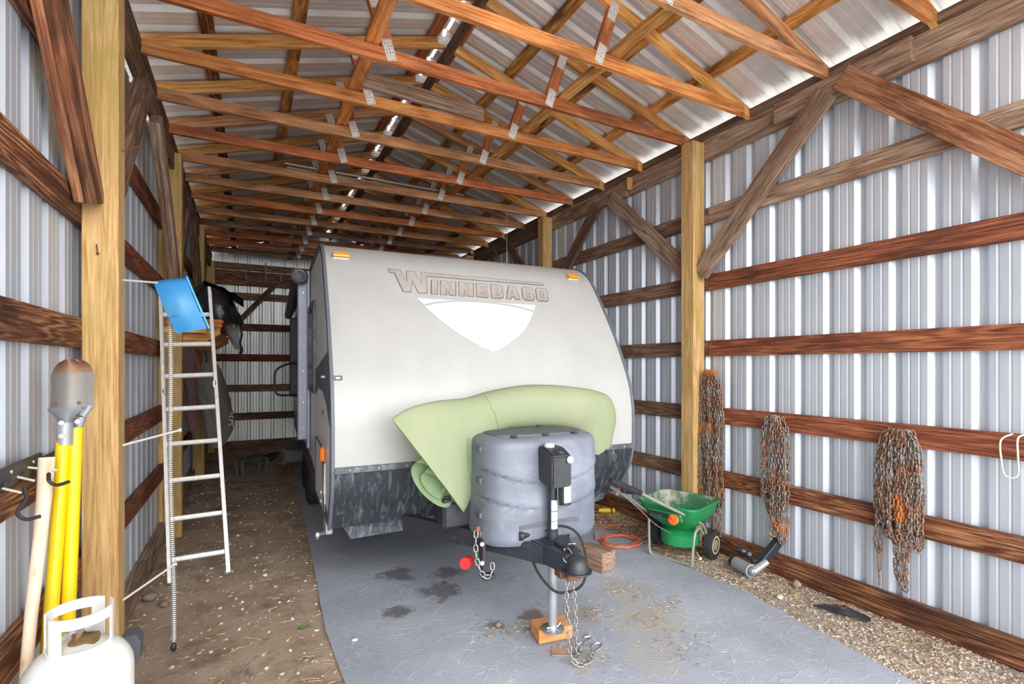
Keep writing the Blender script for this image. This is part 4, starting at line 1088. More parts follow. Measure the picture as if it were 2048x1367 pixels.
# ---------------------------------------------------------------- chains hung on the right wall
def bundle(label, y0, ztop, strands, L, W, r, picks, nm='tire_chain', tw=.004, x=3.585, wtop=.05):
    t = thing(nm, label, 'chain', (x, y0, min(s[3] for s in strands)), group=None)
    tot = 0
    for (ya, yb, depth, zb) in strands:      # a loop hangs from the peg: down at ya, up at yb
        ta = y0+(ya-y0)*wtop; tb = y0+(yb-y0)*wtop
        hx = x-depth
        path = [(hx, ta, ztop), (hx, lerp(ta, ya, .75), lerp(ztop, zb, .12)), (hx, ya, lerp(ztop, zb, .35)), (hx-.006, ya, lerp(ztop, zb, .65)), (hx, lerp(ya, yb, .12), lerp(ztop, zb, .9)), (hx, (ya+yb)/2, zb), (hx-.01, lerp(yb, ya, .12), lerp(ztop, zb, .9)), (hx-.008, yb, lerp(ztop, zb, .65)), (hx, yb, lerp(ztop, zb, .35)), (hx, lerp(tb, yb, .75), lerp(ztop, zb, .12)), (hx, tb, ztop+.01)]
        p = catmull(path, 5)
        p = [q+V((.012*noise.noise(q*9+V((ya*50, 0, 0))), .024*noise.noise(q*7+V((0, yb*40, 0))), 0)) for q in p]
        left = 296-tot
        tot += lay_chain(t, p, L, W, r, A=I4, tw=tw, rnd=.5, maxn=max(0, left), pick=picks)
    if EXTRA:
        vv, ff, mi, mm = [], [], [], []
        for me, Mx, m in EXTRA:
            if m not in mm: mm.append(m)
            k0 = len(vv); vv += [tuple(Mx @ v.co) for v in me.vertices]
            for p in me.polygons: ff.append([k0+q for q in p.vertices]); mi.append(mm.index(m))
        EXTRA.clear(); o_ = from_lists('more_links', vv, ff, mi, mm, t); o_.data.shade_smooth()
    bm = new(); add_tube(bm, [(3.60, y0, ztop-.012), (x-.05, y0, ztop-.004)], .005, 6); obj('peg', bm, M['nail'], t)
    return t
def pk(z_rust):
    def f(p):
        h = noise.noise(p*9); g = noise.noise(p*23+V((3, 3, 3)))
        if z_rust(p, h): return 'rust3'
        return 'rust2' if h+.6*g > -.02 else 'rust1'
    return f
bundle('rusty tire chain hanging beside the tall right post, longest of the three', 3.04, 1.56, [(2.93, 2.98, .0, .12), (2.98, 3.08, .018, .50), (3.02, 3.11, .0, .22), (2.94, 3.08, .030, .62), (3.0, 3.12, .034, .42), (2.95, 3.03, .04, .30), (3.03, 3.12, .03, .34), (2.92, 3.01, .045, .8), (2.9, 2.95, .02, .34)], .058, .034, .0052, pk(lambda p, h: h > .5 or p.z > 1.53), wtop=.25)
b2 = bundle('rusty tire chain hanging in the middle of the three, orange rust at its bottom', 2.42, 1.215, [(2.33, 2.40, .0, .235), (2.38, 2.45, .018, .30), (2.42, 2.52, .0, .44), (2.36, 2.49, .030, .62), (2.45, 2.52, .022, .50), (2.35, 2.44, .034, .34), (2.40, 2.50, .04, .72), (2.34, 2.42, .042, .42), (2.44, 2.51, .045, .62), (2.36, 2.41, .03, .26), (2.37, 2.43, .05, .30)], .052, .033, .0052, pk(lambda p, h: (p.z < .42 and h > -.3)), wtop=.35)
b3 = bundle('rusty tire chain nearest the camera on the right wall, grey links at its top', 1.60, 1.205, [(1.49, 1.54, .0, .46), (1.52, 1.66, .022, .52), (1.56, 1.62, .0, .20), (1.60, 1.71, .0, .50), (1.54, 1.64, .034, .40), (1.58, 1.69, .030, .56), (1.63, 1.72, .018, .60), (1.50, 1.58, .03, .66), (1.52, 1.60, .045, .56), (1.60, 1.68, .045, .64), (1.56, 1.60, .03, .25), (1.50, 1.53, .03, .50), (1.58, 1.64, .05, .50), (1.49, 1.56, .05, .72), (1.69, 1.73, .02, .40)], .047, .031, .0050, pk(lambda p, h: 1.55 < p.y < 1.62 and .62 < p.z < .80), wtop=.4)
bm = new(); add_tube(bm, [(3.56, 1.70, .44), (3.56, 1.70, .30), (3.56, 1.715, .29), (3.56, 1.72, .44)], .004, 6, closed=True); add_tube(bm, [(3.56, 1.71, .29), (3.56, 1.705, .20)], .005, 6); obj('hook', bm, M['rust2'], b3)
bm = new(); add_tube(bm, catmull([(3.575, 1.085, 1.24), (3.55, 1.125, 1.20), (3.58, 1.13, 1.08), (3.58, 1.12, 1.02), (3.58, 1.09, 1.005), (3.58, 1.065, 1.03), (3.56, 1.06, 1.12), (3.56, 1.06, 1.22), (3.58, 1.03, 1.245)], 5), .0045, 7)
o = obj('rope_loop', bm, M['rope']); tag(o, 'thin white cord loop hanging over the red girt at the right edge', 'rope')

# ---------------------------------------------------------------- hitch mount, pick head, stones
HM = Matrix.Translation((3.42, 2.50, 0)) @ Matrix.Rotation(math.radians(-12), 4, 'Z')
hm = thing('ball_mount', 'black and grey steel hitch mount leaning on the bottom board', 'hitch', (3.42, 2.50, 0), math.radians(-12))
def hp_(name, bm, mat, s=True, par=hm): return obj(name, bm, M[mat], par, HM, s)
bm = new(); add_box(bm, (.12, -.03, .17), (.26, .06, .06), Matrix.Rotation(-.75, 3, 'Y'), .006); hp_('shank', bm, 'blackmetal', False)
bm = new(); add_box(bm, (-.0, .07, .13), (.05, .20, .03), Matrix.Rotation(.25, 3, 'X'), .006); dp = hp_('drop_plate', bm, 'black', False)
for yy in (.03, .09, .13):
    bm = new(); add_lathe(bm, [(.016, 0), (.016, .014)], (-.01, yy, .142), (-.3, 0, 1), 6); hp_('bolt', bm, 'zinc', False, dp)
bm = new(); add_tube(bm, [(-.06, .12, .052), (-.06, -.03, .052)], .048, 20); hp_('cylinder', bm, 'castgrey')
bm = new(); add_lathe(bm, [(.05, 0), (.05, .012), (.036, .014), (.034, -.02)], (-.06, -.03, .052), (0, -1, 0), 20); add_tube(bm, [(-.05, -.05, .05), (.06, -.07, .12)], [.03, .024], 10); hp_('yoke', bm, 'castgrey')
bm = new(); add_lathe(bm, [(.03, 0), (.034, .012), (.026, .03), (.01, .036)], (-.055, -.04, .05), (0, -1, 0), 16); hp_('ball', bm, 'zinc')
bm = new(); add_tube(bm, [(-.06, .12, .052), (-.06, .16, .052)], .040, 14); hp_('end_plug', bm, 'rubber')
bm = new(); add_tube(bm, [(.20, .05, .26), (.20, -.09, .25)], .007, 8); hp_('hitch_pin', bm, 'zinc')
PM = Matrix.Translation((3.365, 1.835, .012)) @ Matrix.Rotation(math.radians(-66), 4, 'Z')
pk_ = thing('pick_head', 'black iron pick head lying on the gravel by the right wall', 'tool', (3.365, 1.835, 0), math.radians(-66))
bm = new()
rows = []
for x, wy, hz, zc in ((-.155, .004, .006, .004), (-.10, .012, .018, .012), (-.04, .022, .030, .02), (0, .036, .034, .022), (.035, .030, .034, .022), (.07, .026, .022, .018), (.12, .030, .012, .010), (.155, .034, .005, .004)):
    rows.append([(x, wy, zc+hz/2), (x, -wy, zc+hz/2), (x, -wy, zc-hz/2), (x, wy, zc-hz/2)])
vs = add_grid(bm, rows, closed=True); bm.faces.new(vs[0]); bm.faces.new(vs[-1][::-1]); obj('head', bm, M['blackmetal'], pk_, PM, 40)
bm = new(); add_lathe(bm, [(.020, -.004), (.027, .0), (.030, .012), (.022, .014), (.020, .0)], (.005, 0, .034), (0, 0, 1), 18, cap=False); obj('eye', bm, M['nail'], pk_, PM)
def stone(bm, c, r, sq=.65, sd=0, sub=1, mi=0):
    g = bmesh.ops.create_icosphere(bm, subdivisions=sub, radius=1)
    rz = R.uniform(0, 6.28); rot = Matrix.Rotation(rz, 3, 'Z'); a = R.uniform(.75, 1.25)
    off = V((R.uniform(0, 99), R.uniform(0, 99), R.uniform(0, 99)))
    for v in g['verts']:
        k = 1+.35*noise.noise(v.co*1.1+off); p = v.co*k
        v.co = rot @ V((p.x*r*a, p.y*r/a, p.z*r*sq))+V(c)
    for v in g['verts']:
        for f in v.link_faces: f.material_index = mi
for x, y, r, m, lab in ((.545, 2.98, .016, 'stoneA', 'small white stone lying alone on the mat near its left edge'), (3.51, 2.22, .038, 'stoneB', 'tan stone beside the bottom board, right of the hitch mount'), (-.60, 4.17, .042, 'stoneC', 'round brown stone by the left ladder foot'),
                        (.11, 4.22, .018, 'stoneA', 'pale stone pair on the dirt right of the ladder foot'), (-.50, 4.02, .03, 'stoneC', 'dark flat stone in the dirt below the ladder'), (3.23, 2.16, .022, 'stoneA', 'white stone on the gravel between the hitch mount and the mat'), (3.50, 4.42, .03, 'stoneC', 'grey stone near the yellow plug by the right wall')):
    bm = new(); stone(bm, (x, y, r*.5), r, .7, sub=2); o = obj('stone', bm, M[m], smooth=60); tag(o, lab, 'stone')
# countless gravel, straw and litter
def inside_mat(x, y): return interp(ml, y)+.01 < x < interp(mr, y)-.01 if .98 < y < 9.4 else False
def scatter(name, n, fx, rfn, mats, par=floor, zoff=0):
    vv, ff, ml_ = [], [], []
    for i in range(n):
        x, y = fx()
        if inside_mat(x, y): continue
        r = rfn(); mi = R.randrange(len(mats)); vs, fs = TPL[1 if r > .009 else 0]
        rot = Matrix.Rotation(R.uniform(0, 6.28), 3, 'Z') @ Matrix.Rotation(R.uniform(-.6, .6), 3, 'X'); a = R.uniform(.7, 1.4); z0 = gz(x, y)
        k0 = len(vv)
        for p in vs:
            k = 1+R.uniform(-.25, .2); q = rot @ V((p.x*r*a*k, p.y*r*k, p.z*r*.6)); vv.append((q.x+x, q.y+y, q.z+z0+r*.15))
        for f in fs: ff.append([k0+t for t in f]); ml_.append(mi)
    return from_lists(name, vv, ff, ml_, mats, par)
def gx1():
    y = .9+3.6*R.random()**1.5; return R.uniform(2.9, 3.6), y
scatter('gravel', 9000, gx1, lambda: R.choice((.003, .004, .005, .006, .007, .009)), ['stoneA', 'stoneB', 'stoneC', 'stoneA'])
def gx2():
    y = 1.6+6.5*R.random()**1.8; return R.uniform(-.68, .65), y
scatter('pebbles', 3400, gx2, lambda: R.choice((.002, .003, .003, .004, .006, .008, .013)), ['stoneB', 'stoneC', 'stoneA'])
def straws(name, n, fx, mats, L0, L1, onmat=False, par=floor):
    vv, ff, ml_ = [], [], []
    for i in range(n):
        x, y = fx(); L_ = R.uniform(L0, L1); a = R.uniform(0, 6.28); z0 = (gz(x, y)+.004) if not onmat else .013
        b_ = a+R.uniform(-.7, .7); p0 = V((x, y, z0)); p1 = p0+V((math.cos(a), math.sin(a), R.uniform(-.02, .12)))*L_*.5; p2 = p1+V((math.cos(b_), math.sin(b_), R.uniform(-.15, .02)))*L_*.5
        w_ = R.uniform(.0007, .0018); k0 = len(vv); mi = R.randrange(len(mats)); sd = V((-math.sin(a), math.cos(a), 0))
        for p, ww in ((p0, w_), (p1, w_*1.2), (p2, w_*.5)):
            vv += [tuple(p+sd*ww), tuple(p-sd*ww), tuple(p+V((0, 0, ww*1.5)))]
        for q in (0, 3):
            for c in range(3):
                ff.append([k0+q+c, k0+q+(c+1) % 3, k0+q+3+(c+1) % 3, k0+q+3+c]); ml_.append(mi)
    return from_lists(name, vv, ff, ml_, mats, par)
straws('dry_straw', 1000, gx2, ['straw', 'strawdk'], .02, .09)
straws('dry_straw', 900, lambda: (R.uniform(3.1, 3.6), 1.2+3.4*R.random()), ['straw', 'strawdk'], .02, .10)
straws('leaf_litter', 2600, lambda: (R.gauss(3.42, .13), R.uniform(2.9, 4.7)), ['strawdk', 'straw', 'strawdk'], .015, .07)
t = thing('straw_clumps', 'dried weed clumps and chaff lying on the mat in front of the timber offcut', 'debris', (2.2, 2.5, .01))
def gm_():
    c = R.choice(((2.35, 2.72, .10), (2.2, 2.35, .11), (2.5, 2.45, .06), (1.95, 2.6, .08), (1.62, 2.3, .08), (1.3, 2.72, .06), (1.45, 2.62, .05), (2.15, 2.05, .1)))
    return R.gauss(c[0], c[2]), R.gauss(c[1], c[2])
o = straws('chaff', 520, gm_, ['strawdk', 'straw', 'stoneC'], .008, .035, True, t)
t['kind'] = 'stuff'
for i, (x, y, lab) in enumerate(((.29, 3.28, 'tiny green weed sprouting beside the mat edge, farthest of three'), (.27, 2.93, 'tiny green weed sprouting beside the mat edge, middle of three'), (.36, 2.52, 'tiny green weed sprouting beside the mat edge, nearest of three'))):
    bm = new()
    for k in range(16):
        a = R.uniform(0, 6.28); d = R.uniform(.0, .045); c = V((x+d*math.cos(a), y+d*math.sin(a), gz(x, y)+.012)); q = R.uniform(.006, .011)
        e1 = V((math.cos(a), math.sin(a), .5))*q*1.6; e2 = V((-math.sin(a), math.cos(a), 0))*q*.6
        vs = [bm.verts.new(p) for p in (c-e1, c+e2, c+e1, c-e2)]; bm.faces.new(vs)
    bmesh.ops.solidify(bm, geom=list(bm.faces), thickness=.0012)
    o = obj('weed', bm, M['leaf'], smooth=False); tag(o, lab, 'weed', 'green weeds by the mat edge')

# ---------------------------------------------------------------- ladder
lad = thing('ladder', 'aluminium ladder section leaning against the shelf on the left wall', 'ladder', (-.32, 4.36, 0))
FL, FR = V((-.495, 4.36, .02)), V((-.148, 4.37, .02)); TLp, TRp = V((-.690, 5.42, 2.30)), V((-.335, 5.42, 2.32))
for a, b_ in ((FL, TLp), (FR, TRp)):
    F = frame(b_-a, (0, -1, 0)); L_ = (b_-a).length; bm = new()
    add_box(bm, (0, 0, 0), (L_, .004, .062)); add_box(bm, (0, .011*(1 if a is FL else -1), .029), (L_, .024, .004)); add_box(bm, (0, .011*(1 if a is FL else -1), -.029), (L_, .024, .004))
    me = finish(bm, 'rail', M['alu'], False); link('rail', me, lad, Matrix.Translation((a+b_)/2) @ F.to_4x4())
for k in range(8):
    t_ = (.16+.2995*k)/2.535; a = FL.lerp(TLp, t_); b_ = FR.lerp(TRp, t_)
    bm = new(); F = frame(b_-a, (0, -1, .5)); add_box(bm, (0, 0, 0), ((b_-a).length-.004, .034, .034), None, .007)
    for s in (-1, 0, 1): add_box(bm, (0, s*.009, .0175), ((b_-a).length-.02, .002, .002))
    me = finish(bm, 'rung', M['alu'], False); link('rung', me, lad, Matrix.Translation((a+b_)/2) @ F.to_4x4())
for a in (FL, FR):
    bm = new(); add_tube(bm, [a+V((q, w_, .0)) for q, w_ in ((-.022, -.01), (-.012, -.022), (.012, -.022), (.022, -.01), (.022, .012), (-.022, .012))], .003, 5, closed=True); add_box(bm, a+V((0, 0, .01)), (.03, .02, .03), bevel=.004); obj('foot', bm, M['zinc'], lad)
for a, t_ in ((FL.lerp(TLp, .60), 0), (FR.lerp(TRp, .62), 1)):
    bm = new(); add_box(bm, a+V((0, -.03, 0)), (.03, .03, .05), bevel=.008); add_tube(bm, [a+V((0, -.05, -.03)), a+V((0, -.05, .03))], .006, 6); obj('rung_lock', bm, M['zinc'], lad)

# long spring hanging from the top rod
t = thing('door_spring', 'long thin coiled spring hanging straight down in front of the ladder', 'spring', (-.37, 3.33, .01))
bm = new(); pts = []
NT_ = 170
for k in range(NT_*7):
    u_ = k/(NT_*7); z = lerp(1.99, .07, u_); a = k/7*2*math.pi
    pts.append((lerp(-.392, -.370, u_)+.0105*math.cos(a)+.004*math.sin(u_*9), 3.325+.0105*math.sin(a), z))
add_tube(bm, pts, .003, 4); obj('coil', bm, M['spring'], t)
bm = new(); add_lathe(bm, [(.006, 0), (.014, .012), (.015, .03), (.008, .045), (.003, .05)], (-.37, 3.325, .012), (0, 0, 1), 12); obj('ball_end', bm, M['black'], t)
# blue sheet hanging on the rod
bm = new(); rows = []
ax_ = V((.108, -.01, -.285)); u0 = V((-.462, 3.30, 2.062)); wv = V((.148, 0, .034))
for i in range(13):
    s_ = i/12; row = []
    for j in range(11):
        q = j/10; bow = math.sin(math.pi*q)*.018+math.sin(math.pi*s_)*.035+.03*(1-min(1, s_/.12))**2*-1
        row.append(u0+ax_*s_+wv*q*(1-.02*s_)+V((0, -bow, 0)))
    rows.append(row)
rows.insert(0, [p+V((-.004, .055, -.012)) for p in rows[0]]); 
add_grid(bm, rows); bmesh.ops.solidify(bm, geom=list(bm.faces), thickness=.0035)
t = thing('blue_sheet', 'bright sky-blue curved plastic sheet hung on the top white rod', 'plastic sheet', (-.34, 3.32, 1.77))
obj('sheet', bm, M['blue'], t, smooth=50)
bm = new(); add_tube(bm, [u0+ax_*s_+wv*1.02+V((.004, .006-math.sin(math.pi*s_)*.035, 0)) for s_ in [i/12 for i in range(13)]], .0055, 6); obj('rolled_edge', bm, M['blue'], t)
bm = new(); add_tube(bm, [u0+ax_*.72+wv*.0+V((0, -.040, 0)), u0+ax_*.70+wv*.30+V((0, -.046, .004))], .0012, 4); obj('split', bm, M['dktrim'], t)

# ---------------------------------------------------------------- shelf with bag, cloths
t = thing('shelf', 'orange plywood shelf on cut brackets behind the ladder top', 'shelf', (-.46, 6.9, 1.72))
bm = new(); add_box(bm, (-.455, 6.85, 2.03), (.47, 2.5, .022), bevel=.002); me = obj('shelf_board', bm, M['ply'], t, smooth=False)
board('front_rail', (-.70, 5.58, 2.01), (-.23, 5.58, 2.01), .02, .075, M['ply'], t)
for y, m in ((5.72, 'firlt'), (7.2, 'firlt'), (8.0, 'fir')):
    bm = new(); add_prism(bm, [(-.70, y-.02, 1.80), (-.43, y-.02, 1.80), (-.25, y-.02, 1.91), (-.25, y-.02, 2.0), (-.70, y-.02, 2.0)], (0, .038, 0)); obj('bracket', bm, M[m], t, smooth=False)
board('bracket', (-.70, 5.60, 1.94), (-.36, 5.60, 1.94), .02, .05, M['firlt'], t)
t = thing('trash_bag', 'black plastic bag bulging on the shelf behind the blue sheet', 'bag', (-.40, 6.6, 2.05))
bm = new(); bmesh.ops.create_icosphere(bm, subdivisions=4, radius=1)
for v in bm.verts:
    p = v.co.copy(); k = 1+.10*noise.noise(p*2.2)+.05*noise.noise(V((p.x*3, p.y*14, p.z*9)))
    z = p.z*k
    v.co = V((-.37+p.x*.31*k, 6.45+p.y*.75*k, 2.06+max(0, (z+.25))*.33+(.02 if z > 0 else 0)-.14*max(0, p.x)**2))
    v.co.z = max(v.co.z, 2.045)
obj('bag', bm, M['bag'], t, smooth=60)
bm = new()
for i in range(1):
    rows = []
    for a in range(14):
        s_ = a/13; row = []
        for j in range(7):
            q = j/6; row.append((-.42+s_*.37, 5.95+q*.55+.03*noise.noise(V((s_*6, q*5, 1))), 2.46-.16*s_**1.6-.03*q+.03*noise.noise(V((s_*7, q*5, 3)))))
        rows.append(row)
    add_grid(bm, rows); bmesh.ops.solidify(bm, geom=list(bm.faces), thickness=.035)
obj('flap', bm, M['bag'], t, smooth=60)
bm = new(); add_prism(bm, [(-.19, 6.25, 2.05), (-.17, 6.25, 2.30), (-.14, 6.25, 2.20), (-.12, 6.25, 2.22), (-.115, 6.25, 2.08), (-.15, 6.25, 2.0)], (0, .02, 0)); obj('torn_paper', bm, M['ripe'], t, smooth=False)
def cloth(name, cols, mat, label, cat, th=.012, seed=0, parent=None, nz=14):
    """cols: list of (x, y, ztop, zbot) left to right"""
    bm = new(); rows = []; cc = catmull([(c[0], c[1], c[2]) for c in cols], 5); cb_ = catmull([(c[4] if len(c) > 4 else c[0], c[1], c[3]) for c in cols], 5)
    for a, b_ in zip(cc, cb_):
        rows.append([a.lerp(b_, j/nz)+V((.012*noise.noise(V((a.x*14+seed, j*.3, 0))), .05*noise.noise(V((a.x*11+seed, j*.22, 4))), 0)) for j in range(nz+1)])
    add_grid(bm, rows); bmesh.ops.solidify(bm, geom=list(bm.faces), thickness=th)
    o = obj(name, bm, M[mat], parent, smooth=70)
    if label: tag(o, label, cat)
    return o
cloth('canvas_cover', [(-.63, 6.5, 1.50, 1.44, -.52), (-.52, 6.42, 1.57, .98, -.44), (-.40, 6.40, 1.64, .72, -.36), (-.30, 6.45, 1.60, .70, -.26), (-.24, 6.55, 1.45, .84, -.17), (-.22, 6.62, 1.35, .95, -.14)], 'clothgrey', 'grey-brown canvas hanging below the shelf, behind the ladder', 'cloth', .02, 3)
bm = new()
for zz, dy_ in ((1.12, 0), (1.08, .02), (1.03, .0), (1.0, .03), (.97, .01), (.93, .02)):
    add_tube(bm, [(-.185+R.uniform(-.02, .02), 6.36+dy_, zz), (-.165+R.uniform(-.02, .02), 6.36+dy_, zz+R.uniform(-.02, .03)), (-.155, 6.36, zz-.01)], .004, 5)
o = obj('paint_mark', bm, M['white']); tag(o, 'white splashes of dried paint at the right edge of the hanging canvas', 'paint', kind='stuff')
cloth('pale_cloth', [(-.24, 6.2, 2.06, 1.98, -.22), (-.17, 6.25, 2.06, 1.80, -.15), (-.09, 6.3, 2.05, 1.78, -.085)], 'clothpale', 'pale grey cloth scrap hanging off the shelf corner', 'cloth', .01, 8)
bm = new(); add_tube(bm, catmull([(-.085, 6.3, 2.06), (-.07, 6.3, 1.95), (-.085, 6.28, 1.85), (-.065, 6.3, 1.78), (-.085, 6.3, 1.72), (-.075, 6.3, 1.80)], 5), [.010+.008*abs(noise.noise(V((i*.7, 0, 0)))) for i in range(26)], 7)
o = obj('black_strap', bm, M['bag']); tag(o, 'black buckled strap dangling from the shelf corner', 'strap')
t = thing('halter', 'maroon and white strap halter hanging under the shelf beside the post', 'halter', (-.50, 6.05, 1.5))
bm = new(); add_tube(bm, catmull([(-.53, 5.735, 1.815), (-.55, 5.85, 1.79), (-.54, 5.98, 1.70), (-.58, 5.97, 1.62), (-.52, 5.97, 1.52), (-.47, 6.0, 1.60), (-.48, 6.02, 1.72), (-.52, 6.0, 1.76)], 5), .010, 6); add_tube(bm, catmull([(-.50, 5.98, 1.72), (-.46, 5.98, 1.62), (-.45, 5.98, 1.50), (-.52, 5.99, 1.44)], 5), .012, 6); obj('strap', bm, M['maroon'], t)
bm = new(); add_tube(bm, [(-.565, 5.97, 1.74), (-.55, 5.95, 1.82)], .013, 6); add_tube(bm, [(-.575, 5.95, 1.62), (-.545, 5.95, 1.70)], .012, 6); add_tube(bm, [(-.515, 5.95, 1.66), (-.50, 5.95, 1.52)], .014, 6); obj('white_strap', bm, M['clothpale'], t)
bm = new(); add_lathe(bm, [(.016, 0), (.016, .006)], (-.555, 5.935, 1.645), (0, -1, 0), 12); obj('buckle', bm, M['zinc'], t)
cloth('mauve_cloth', [(-.585, 5.78, 1.79, 1.15, -.56), (-.55, 5.77, 1.81, 1.0, -.52), (-.50, 5.77, 1.81, .90, -.475), (-.47, 5.78, 1.75, .98, -.455)], 'mauve', 'dull mauve cloth hanging against the back of the ladder post', 'cloth', .012, 5)
bm = new(); add_tube(bm, catmull([(-.42, 5.735, 1.805), (-.42, 5.9, 1.74), (-.40, 5.95, 1.70), (-.40, 5.93, 1.64), (-.42, 5.92, 1.60)], 4), .005, 6); add_tube(bm, catmull([(-.38, 6.0, 1.73), (-.34, 5.95, 1.70), (-.35, 5.93, 1.63)], 4), .005, 6)
o = obj('wire_hooks', bm, M['zinc']); tag(o, 'shiny bent wire hooks under the shelf beside the halter', 'hook')
# back wall things
t = thing('hook_rail', 'dark utility rail with pale hooks on the back beam', 'rail', (.30, 10.82, 3.2))
bm = new(); add_box(bm, (.30, 10.84, 3.245), (.62, .02, .05), bevel=.004); obj('rail', bm, M['black'], t)
for x in (.0, .60):
    bm = new(); add_tube(bm, catmull([(x, 10.82, 3.25), (x-.03, 10.75, 3.24), (x-.05, 10.72, 3.29), (x-.05, 10.72, 3.36)], 4), .012, 7); obj('hook', bm, M['conduit'], t)
bm = new(); add_tube(bm, [(.29, 10.80, 3.24), (.29, 10.80, 3.60)], .012, 8); obj('rod', bm, M['conduit'], t)
# step stool
SM = Matrix.Translation((.03, 8.28, 0)) @ Matrix.Rotation(.4, 4, 'Z')
t = thing('step_stool', 'small dark slatted step stool on the dirt near the back wall', 'stool', (.03, 8.28, 0), .4)
for i in range(4):
    bm = new(); add_box(bm, (-.135+.09*i, 0, .235), (.078, .26, .02), bevel=.004); obj('slat', bm, M['darkwood'], t, SM)
for x in (-.16, .16):
    for y in (-.11, .11):
        bm = new(); add_box(bm, (x*1.05, y, .112), (.045, .035, .225), Matrix.Rotation(.12*(1 if x > 0 else -1), 3, 'Y'), .004); obj('leg', bm, M['darkwood'], t, SM)
bm = new(); add_tube(bm, catmull([(-.02, 9.35, .05), (.15, 9.3, .08), (.3, 9.25, .06), (.42, 9.35, .09), (.3, 9.5, .05)], 5), .045, 10)
o = obj('drain_hose', bm, M['rubber']); tag(o, 'black hose lying at the far end beside the entry step', 'hose')
bm = new(); add_tube(bm, [(3.0, 5.81, 2.56), (3.0, 5.81, 3.64)], .0025, 5); o = obj('hanging_wire', bm, M['zinc']); tag(o, 'thin wire hanging from a truss by the camper roof', 'wire')

# ---------------------------------------------------------------- tools at the left
t = thing('post_hole_digger', 'post hole digger with yellow handles leaning blades-up beside the near left post', 'tool', (-.65, 2.4, 0))
HA = [(-.655, 2.30, 0), (-.622, 2.47, 1.335)]; HB = [(-.600, 2.345, 0), (-.594, 2.50, 1.36)]
for a, b_ in (HA, HB):
    bm = new(); add_tube(bm, [V(a).lerp(V(b_), k/8) for k in range(9)], .0225, 16); obj('handle', bm, M['yellow'], t)
def blade(dx, dy, nm='blade'):
    bm = new(); rows = []
    for i in range(15):
        s_ = i/14; z = lerp(1.44, 1.625, s_)
        hw = .054 if s_ < .55 else .054*math.sqrt(max(.0, 1-((s_-.55)/.46)**2))+.001
        hw *= lerp(1.0, .93, s_) if s_ < .55 else 1
        row = []
        for j in range(11):
            q = j/10*2-1; row.append((-.612+dx+q*hw+.002*s_*10*0, 2.475+dy+.022*q*q-.012*(1-s_), z))
        rows.append(row)
    add_grid(bm, rows); bmesh.ops.solidify(bm, geom=list(bm.faces), thickness=.003)
    return obj(nm, bm, M['blade'], t, smooth=60)
bl = blade(0, 0); blade(.010, .06)
bm = new(); rows = []
for z, hw in ((1.442, .050), (1.430, .050), (1.415, .036), (1.395, .024), (1.37, .022), (1.30, .024)):
    rows.append([(-.618+hw*q/4, 2.462+.012*(q/4)**2+(0 if z > 1.4 else .0)-.006, z) for q in range(-4, 5)])
add_grid(bm, rows); bmesh.ops.solidify(bm, geom=list(bm.faces), thickness=.008); sk_ = obj('socket', bm, M['castgrey'], t, smooth=60)
bm = new(); add_tube(bm, [(-.620, 2.468, 1.30), (-.619, 2.472, 1.385)], .0255, 16); add_tube(bm, [(-.592, 2.505, 1.33), (-.580, 2.51, 1.40)], [.012, .016], 12); add_tube(bm, [(-.58, 2.51, 1.40), (-.565, 2.53, 1.44)], [.014, .02], 10); obj('collar', bm, M['castgrey'], t)
for x, z in ((-.622, 1.385), (-.622, 1.335), (-.575, 1.388)):
    bm = new(); add_lathe(bm, [(.010, 0), (.010, .006), (.005, .010)], (x, 2.444, z), (0, -1, 0), 8); obj('bolt', bm, M['cap'], sk_)
for x in (-.648, -.576):
    bm = new(); add_lathe(bm, [(.006, 0), (.005, .003), (.001, .004)], (x, 2.462+.003, 1.458), (0, -1, 0), 10); obj('rivet', bm, M['nail'], bl)
bm = new(); P0, P1 = V((-.672, 2.15, 0)), V((-.636, 2.335, 1.275))
add_tube(bm, [P0.lerp(P1, k/10)+V((.004*math.sin(k*.9), 0, 0)) for k in range(11)], [.021, .021, .020, .019, .018, .0175, .018, .019, .020, .022, .024], 16)
o = obj('tool_handle', bm, M['handle'], smooth=50); tag(o, 'bare pale wooden tool handle leaning left of the yellow handles', 'handle')
t = thing('hook_rack', 'black tool rack with rubber-tipped hooks on the left girt', 'rack', (-.69, 2.25, 1.19))
bm = new(); add_box(bm, (-.690, 2.20, 1.245), (.014, .54, .062), bevel=.004)
for y in (2.02, 2.16, 2.30, 2.42): add_box(bm, (-.686, y, 1.222), (.02, .05, .03), bevel=.006)
rk = obj('back_plate', bm, M['black'], t)
for y, d, zz in ((2.13, .05, 1.205), (2.24, .05, 1.22), (2.33, .085, 1.235)):
    bm = new(); add_tube(bm, [(-.685, y, zz+.01), (-.685+d, y-.02, zz-.005)], .004, 6); obj('hook', bm, M['cap'], t)
bm = new(); add_tube(bm, catmull([(-.64, 2.15, 1.21), (-.635, 2.15, 1.17), (-.65, 2.13, 1.135), (-.63, 2.13, 1.11), (-.60, 2.15, 1.11)], 5), .006, 8); obj('hook_tip', bm, M['rubber'], t)
bm = new(); add_tube(bm, catmull([(-.62, 2.30, 1.222), (-.61, 2.27, 1.20), (-.59, 2.27, 1.185), (-.565, 2.30, 1.188)], 5), .006, 8); obj('hook_tip', bm, M['rubber'], t)
for y in (2.06, 2.19, 2.38):
    bm = new(); add_lathe(bm, [(.007, 0), (.006, .003)], (-.683, y, 1.255), (1, 0, 0), 8); obj('screw', bm, M['zinc'], rk)
